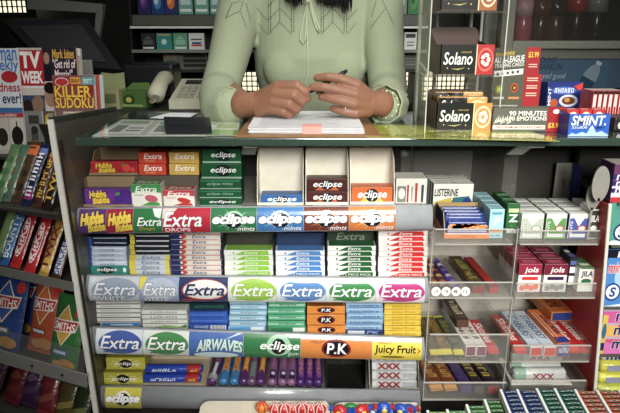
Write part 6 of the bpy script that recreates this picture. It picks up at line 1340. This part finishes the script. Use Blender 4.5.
b = B(); Yc = 1.93; a = P(27,12,Yc); c = P(103,3,Yc); g = V((-1.02,1.78,TZ)); 
b.plate([P(27,3,Yc)-g,P(27,-3,Yc)-g,P(103,4,Yc)-g,P(102,13,Yc)-g,P(27,9,Yc)-g],(0,.03,0),'72756f:s'); b.plate([P(94,38,Yc)-g,P(99,38,Yc)-g,P(103,12,Yc)-g,P(96,12,Yc)-g],(0,.02,0),'72756f:s'); b.tube([P(97,36,Yc+.01)-g,V((P(97,36,Yc).x+1.02,Yc-1.78+.01,0))],.008,'3a3c3a:s',8); pt(b,'customer_display')
kb = B(); p = P(134,76,1.72); kb.box(-.06,-.05,0,.09,.07,P(130,66,1.72).z-TZ,'1d1f22:s',.01); tag(kb.build('receipt_printer',None,(p.x,1.86,TZ)),'black receipt printer right of the till screen','printer')
# cigarette shelf unit
YC = 2.05
unit = thing('cigarette_shelves','dark back wall shelf unit with bright shelf edges','shelf unit',(0,YC+.1,0))
def up_(b,n,lab=None):
    o = b.build(n,unit); o.location = (0,-YC-.1,0)
    if lab: o['label'] = lab
x0,x1 = P(133,30,YC).x, P(426,30,YC).x
b = B(); b.box(x0,YC+.12,1.125,x1,YC+.14,1.62,'20221e'); up_(b,'back_panel')
zs = [P(200,14.5,YC).z, P(200,50.5,YC).z]
zl2 = P(200,27.5,YC).z
b = B(); b.box(x0,YC+.005,zs[0]-.008,x1,YC+.12,zs[0],'2f302c'); up_(b,'shelf')
b = B(); b.box(x0,YC,P(200,25.5,YC).z,x1,YC+.004,zs[0]-.002,'55584f:s'); up_(b,'label_strip')
b = B(); b.box(x0,YC-.03,zl2-.003,x1,YC+.12,zl2+.001,'3a3b36'); up_(b,'shelf'); b = B(); b.box(x0,YC-.034,zl2-.003,x1,YC-.030,zl2+.004,'d6d8cf:s'); up_(b,'edge_trim','bright pale shelf edge')
b = B(); b.box(x0,YC-.03,zs[1]-.006,x1,YC+.12,zs[1],'2a2b27'); up_(b,'shelf'); b = B(); b.box(x0,YC-.034,zs[1]-.006,x1,YC-.030,zs[1]+.004,'7b7d75:s'); up_(b,'edge_trim')
b = B(); b.plate([(x0-.004,YC-.03,1.125),(x0-.004,YC+.14,1.125),(x0-.004,YC+.14,1.62),(x0-.004,YC+.02,1.62)],(.004,0,0),'1c1d1a'); up_(b,'side_panel')
b = B(); b.plate([(x1,YC-.03,1.125),(x1,YC+.14,1.125),(x1,YC+.14,1.62),(x1,YC+.02,1.62)],(.004,0,0),'1c1d1a'); up_(b,'side_panel')
b = B(); b.box(x0,YC+.01,0,x0+.03,YC+.14,1.124,'1c1d1a'); up_(b,'post'); b = B(); b.box(x1-.03,YC+.01,0,x1,YC+.14,1.124,'1c1d1a'); up_(b,'post')
def pack(x0_,x1_,y0,zb,c,label,art,Y=YC+.01,gp='cigarette packs on the upper shelf'):
    a = P(x0_,y0,Y); e = P(x1_,y0,Y); w = e.x-a.x; h = max(a.z-zb,.055) if y0 > 0 else .085; b = B(); b.box(0,0,0,w,.022,h,c+':s',.001); art(b,Fr((0,0,0),(1,0,0),(0,0,1),w,h)); return tag(b.build('cigarette_pack',None,(a.x,Y,zb+.0005)),label,'cigarette pack',gp)
orb = lambda c,c2: (lambda b,f:(b.ell(f,.5,.45,.3,.26,c+':s',1),b.ell(f,.42,.5,.16,.14,c2+':s',2)))
lbl = lambda c: (lambda b,f:(b.rect(f,.15,.35,.85,.6,c+':s',1),b.rect(f,.1,.1,.9,.2,'dfe6e2:s',1),b.poly(f,[(.2,.65),(.5,.85),(.8,.65)],c+':s',1)))
for i,(xa_,xb_,c,lab,art) in enumerate(((137,149.5,'2f2a5c','dark violet cigarette pack, first on the upper back shelf',orb('5a3a8a','8a5aa8')),(150.5,163,'22407e','deep blue cigarette pack with pale globe',orb('4a8ac0','c9dcea')),(163.8,176.8,'27366e','deep blue cigarette pack with orange disc',orb('d8702c','f0a050')),(178,192,'6fa396','teal cigarette pack right of the orange disc pack',lbl('b9d4cc')),(194,208,'64a08e','teal cigarette pack second from the shirt sleeve',lbl('c4dad2')),(209.5,223,'5f9a8c','teal cigarette pack partly behind the sweater sleeve',lbl('b0cfc6')))):
    pack(xa_,xb_,-4,zs[0],c,lab,art)
for xa_,xb_,c,lab,art in ((141,154.5,'2c2f2c','black cigarette pack at the lower shelf left end',lbl('5a5f5a')),(156,171.5,'2f8a80','bright teal cigarette pack with pale emblem',lambda b,f:(b.ell(f,.5,.5,.18,.16,'b9dcd4:s',1),b.rect(f,.1,.86,.9,.94,'c9a84a:s',1))),(173,187,'5f9c7a','soft green cigarette pack beside the white one',lbl('8fc0a2')),(188.5,204,'d6d8d4','white cigarette pack with blue and red stripe',lambda b,f:(b.rect(f,.15,.6,.85,.68,'3a3f4a:s',1),b.rect(f,.2,.36,.8,.48,'2c4a8a:s',1),b.rect(f,.15,.24,.85,.34,'c23a34:s',1)))):
    pack(xa_,xb_,36.5,zs[1]+.0,c,lab,art,YC-.012,'cigarette packs on the lower shelf')
for xa_,xb_,c,lab,art in ((396,407.5,'7f867a','grey cigarette pack with leaf, right of the shoulder',lambda b,f:b.ell(f,.6,.5,.2,.2,'a9c09a:s',1)),(408.5,420,'2f7a3c','bright green cigarette pack right of the shoulder',orb('4a9a50','2a5a30'))):
    pack(xa_,xb_,-4,zs[0],c,lab,art)
for xa_,xb_,y0,c,lab,art in ((396,404,32.5,'d2d4cf','narrow white cigarette pack touching the right sleeve',lambda b,f:b.text(f,'NT',.2,.3,.8,.55,'2a2c2a:s',1,0,.05)),(404.8,417,32.5,'dcded8','white cigarette pack with dark picture top, right of the sleeve',lambda b,f:(b.rect(f,.1,.7,.9,.92,'3a3230:s',1),b.rect(f,.2,.25,.8,.32,'6a6c68:s',1),b.rect(f,.2,.4,.8,.5,'9a9c98:s',1)))):
    pack(xa_,xb_,y0,zs[1],c,lab,art,YC-.012,'cigarette packs on the lower shelf')
# grey cartons under the shelves, left and right of the assistant
def hang(x0_,x1_,y0,y1,c,label,art,Y=YC+.02):
    a = P(x0_,y1,Y); e = P(x1_,y0,Y); b = B(); b.box(0,0,0,e.x-a.x,.05,e.z-a.z,c+':s',.002); art(b,Fr((0,0,0),(1,0,0),(0,0,1),e.x-a.x,e.z-a.z)); return tag(b.build('grey_carton',None,(a.x,Y,a.z)),label,'carton')
b = B(); zz = P(200,70,YC).z; b.box(x0,YC-.02,zz-.006,x1,YC+.12,zz,'262723'); up_(b,'shelf')
hang(164,177,54,70,'7d7d6c','tan grey carton under the shelves, nearest the till',lambda b,f:b.rect(f,.2,.3,.8,.6,'5a5a4e:s',1))
o = hang(178,207,53,69.6,'6d6f64','wide grey carton with dark panels under the shelves',lambda b,f:[b.rect(f,.2,.15+.28*i,.95,.36+.28*i,'2f302c:s',1) for i in range(3)])
hang(402,418,54,69.6,'5f605a','grey carton with pale lettering right of the sleeve',lambda b,f:[b.rect(f,.2,.3+.18*i,.85,.37+.18*i,'8f9088:s',1) for i in range(3)])
# drinks fridge
YF = 2.1; fx0 = P(502,20,YF).x; fr_ = thing('drinks_fridge','grey glass door drinks fridge at the back right','fridge',(1.05,YF+.25,0))
def fp(b,n,par=None,lab=None):
    o = b.build(n,par or fr_); o.location = (-1.05,-YF-.25,0) if par is None else (0,0,0)
    if lab: o['label'] = lab
    return o
zb_ = P(560,45,YF).z; ft = 1.85; fx1 = fx0+.62
b = B(); b.box(fx0,YF+.02,0,fx0+.02,YF+.5,ft,'6b6c63:s'); b.box(fx1-.02,YF+.02,0,fx1,YF+.5,ft,'6b6c63:s'); b.box(fx0+.02,YF+.48,0,fx1-.02,YF+.5,ft,'2a2b27:s'); b.box(fx0,YF+.02,ft,fx1,YF+.5,ft+.02,'6b6c63:s'); b.box(fx0+.02,YF+.03,zb_-.02,fx1-.02,YF+.48,zb_-.002,'4a4b46:s'); fp(b,'cabinet')
b = B(); t = .038; b.box(fx0-.005,YF-.02,zb_-.012,fx0+t,YF+.018,ft,'8f9084:s',.004); b.box(fx1-t,YF-.02,zb_-.012,fx1+.005,YF+.018,ft,'8f9084:s',.004); b.box(fx0+t,YF-.02,zb_-.012,fx1-t,YF+.018,zb_+.014,'9a9b8f:s',.004); b.box(fx0+t,YF-.02,ft-.04,fx1-t,YF+.018,ft,'8f9084:s',.004); dr = fp(b,'door')
b = B(); b.box(fx0+t,YF-.004,zb_+.014,fx1-t,YF+.001,ft-.04,'8f938a:c'); fp(b,'glass_pane',dr)
b = B(); b.box(fx0,YF-.0,zb_-.045,fx1,YF+.02,zb_-.014,'85867b:s'); fp(b,'lower_rail')
pa = P(528,88,YF); pz = zb_-.047; b = B(); b.box(fx0+.02,YF+.0,pa.z,fx1-.02,YF+.018,pz,'4f6a80:s'); f = Fr((fx0+.02,YF,pa.z),(1,0,0),(0,0,1),fx1-fx0-.04,pz-pa.z)
kx = lambda x: (P(x,65,YF).x-fx0-.02)/(fx1-fx0-.04); ky = lambda y: (P(560,y,YF).z-pa.z)/(pz-pa.z)
b.rect(f,.01,.03,.62,.97,'51708a:s',1); b.text(f,'MOUNT',kx(536),ky(63),kx(556),ky(57),'2c4660:s',2,0,.02); b.text(f,'FRANKLIN',kx(537),ky(70),kx(562),ky(63.5),'2c4660:s',2,0,.02); b.text(f,'yes! good',kx(543),ky(80),kx(567),ky(73),'a9c4d6:s',2,.2,.02)
W_ = f.W/f.H
def rp(cx,cy,pts,ang,s_):
    o = []
    for x,y in pts: o.append((cx+(x*math.cos(ang)-y*math.sin(ang))*s_, cy+(x*math.sin(ang)+y*math.cos(ang))*s_*W_))
    return o
bo = rp(kx(592),ky(76),[(-.07,-.2),(.07,-.2),(.07,.02),(.05,.08),(.025,.11),(.025,.135),(-.025,.135),(-.025,.11),(-.05,.08),(-.07,.02)],R(-28),.62)
b.poly(f,bo,'8fa6b4:s',2); b.poly(f,rp(kx(592),ky(76),[(-.07,-.14),(.07,-.14),(.07,-.03),(-.07,-.03)],R(-28),.62),'33506e:s',3); b.poly(f,rp(kx(592),ky(76),[(-.028,.12),(.028,.12),(.028,.15),(-.028,.15)],R(-28),.62),'c9d4da:s',3)
fp(b,'poster_panel',None,'blue poster panel with a pictured bottle')
b = B(); zt_ = pa.z-.004
b.box(fx0+.02,YF+.012,.12,fx1-.02,YF+.018,zt_,'6f7066:s')
for i in range(22): x = fx0+.03+i*.026; b.box(x,YF+.004,.12,x+.012,YF+.012,zt_,'808176:s')
fp(b,'ribbed_base')
fz = zb_-.0015
b = B(); b.box(fx0+.02,YF+.06,1.62,fx1-.02,YF+.40,1.625,'6a6b64:s'); fp(b,'wire_shelf')
def bottle(c,lab_c,cap,h=.24,r=.032):
    b = B(); b.lathe([(r*.85,0),(r,.008),(r,h*.30),(r*.93,h*.36),(r,h*.42),(r,h*.58),(r*.75,h*.72),(r*.42,h*.84),(r*.36,h*.92),(r*.36,h*.93)],c+':g',n=18); me1 = b
    return c,lab_c,cap,h,r
def put_bottle(x,Y,c,lc,cap,label,h=.24,r=.032):
    p = P(x,30,Y); t = thing('drink_bottle',label,'bottle',(p.x,Y,fz),0,'bottles in the fridge')
    b = B(); b.lathe([(r*.85,0),(r,.008),(r,h*.30),(r*.93,h*.36),(r,h*.42),(r,h*.62),(r*.75,h*.74),(r*.42,h*.85),(r*.36,h*.93)],c+':g',n=18); b.build('bottle_body',t)
    b = B(); b.lathe([(r*1.01,h*.40),(r*1.01,h*.62)],lc+':g',n=18); b.build('bottle_label',t)
    b = B(); b.lathe([(r*.40,h*.93),(r*.40,h)],cap+':s',n=14); b.build('bottle_cap',t)
put_bottle(522,YF+.09,'b85a6a','d8a8b0','d03a4a','pink and white drink bottle, leftmost behind the fridge glass')
put_bottle(539,YF+.10,'4a2a14','6a3a1a','c9c0a8','brown drink bottle next to the pink one in the fridge')
put_bottle(554,YF+.10,'4f3216','3a2412','c9b48a','amber brown drink bottle in the middle of the fridge')
put_bottle(574,YF+.09,'2a1410','b02a2a','b02a2a','dark cola bottle with red label in the fridge',.27,.034)
put_bottle(594,YF+.09,'2a1612','8a8a86','1f1f1f','dark cola bottle with grey label, right in the fridge',.27,.036)
b = B(); p = P(478,40,2.3); b.box(P(486,0,2.06).x,2.06,0,P(499,0,2.06).x,2.09,1.9,'5a5b52:s'); tag(b.build('cabinet_post'),'grey upright cabinet post left of the fridge','post')
# ================================================================ camera and light
cam = bpy.data.cameras.new('camera'); cam.sensor_width = 36; cam.lens = 36*F/620; cam.clip_start = .02
co = bpy.data.objects.new('camera',cam); COL.objects.link(co); co.location = (0,0,CZ); co.rotation_euler = (R(90)-TH,0,0); S.camera = co
def area(name,loc,tgt,sx,sy,e,c=(1,1,1)):
    l = bpy.data.lights.new(name,'AREA'); l.shape = 'RECTANGLE'; l.size = sx; l.size_y = sy; l.energy = e; l.color = c
    o = bpy.data.objects.new(name,l); COL.objects.link(o); o.location = loc; o.rotation_euler = (V(tgt)-V(loc)).to_track_quat('-Z','Y').to_euler(); return o
area('daylight_over_shoulder',(.40,-1.0,1.80),(.24,1.05,.94),.9,.6,5.6,(1,.985,.94)).data.spread = R(44)
area('tube_lamp',(.3,.18,2.3),(.25,1.0,.9),1.2,.06,7,(1,.99,.95)).data.spread = R(120)
area('shop_lamp',(.1,1.15,2.45),(.0,1.25,1.0),1.0,.25,3,(1,.97,.9)).data.spread = R(110)
area('back_lamp',(.2,1.9,2.6),(.2,2.1,1.0),1.2,.2,.7,(.95,1,.92))
w = bpy.data.worlds.new('world'); S.world = w; w.use_nodes = True; w.node_tree.nodes['Background'].inputs[0].default_value = (.9,.95,1,1); w.node_tree.nodes['Background'].inputs[1].default_value = .03
S.view_settings.view_transform = 'Standard'; S.view_settings.look = 'None'; S.view_settings.gamma = 1; S.view_settings.use_curve_mapping = False; S.view_settings.exposure = -.06
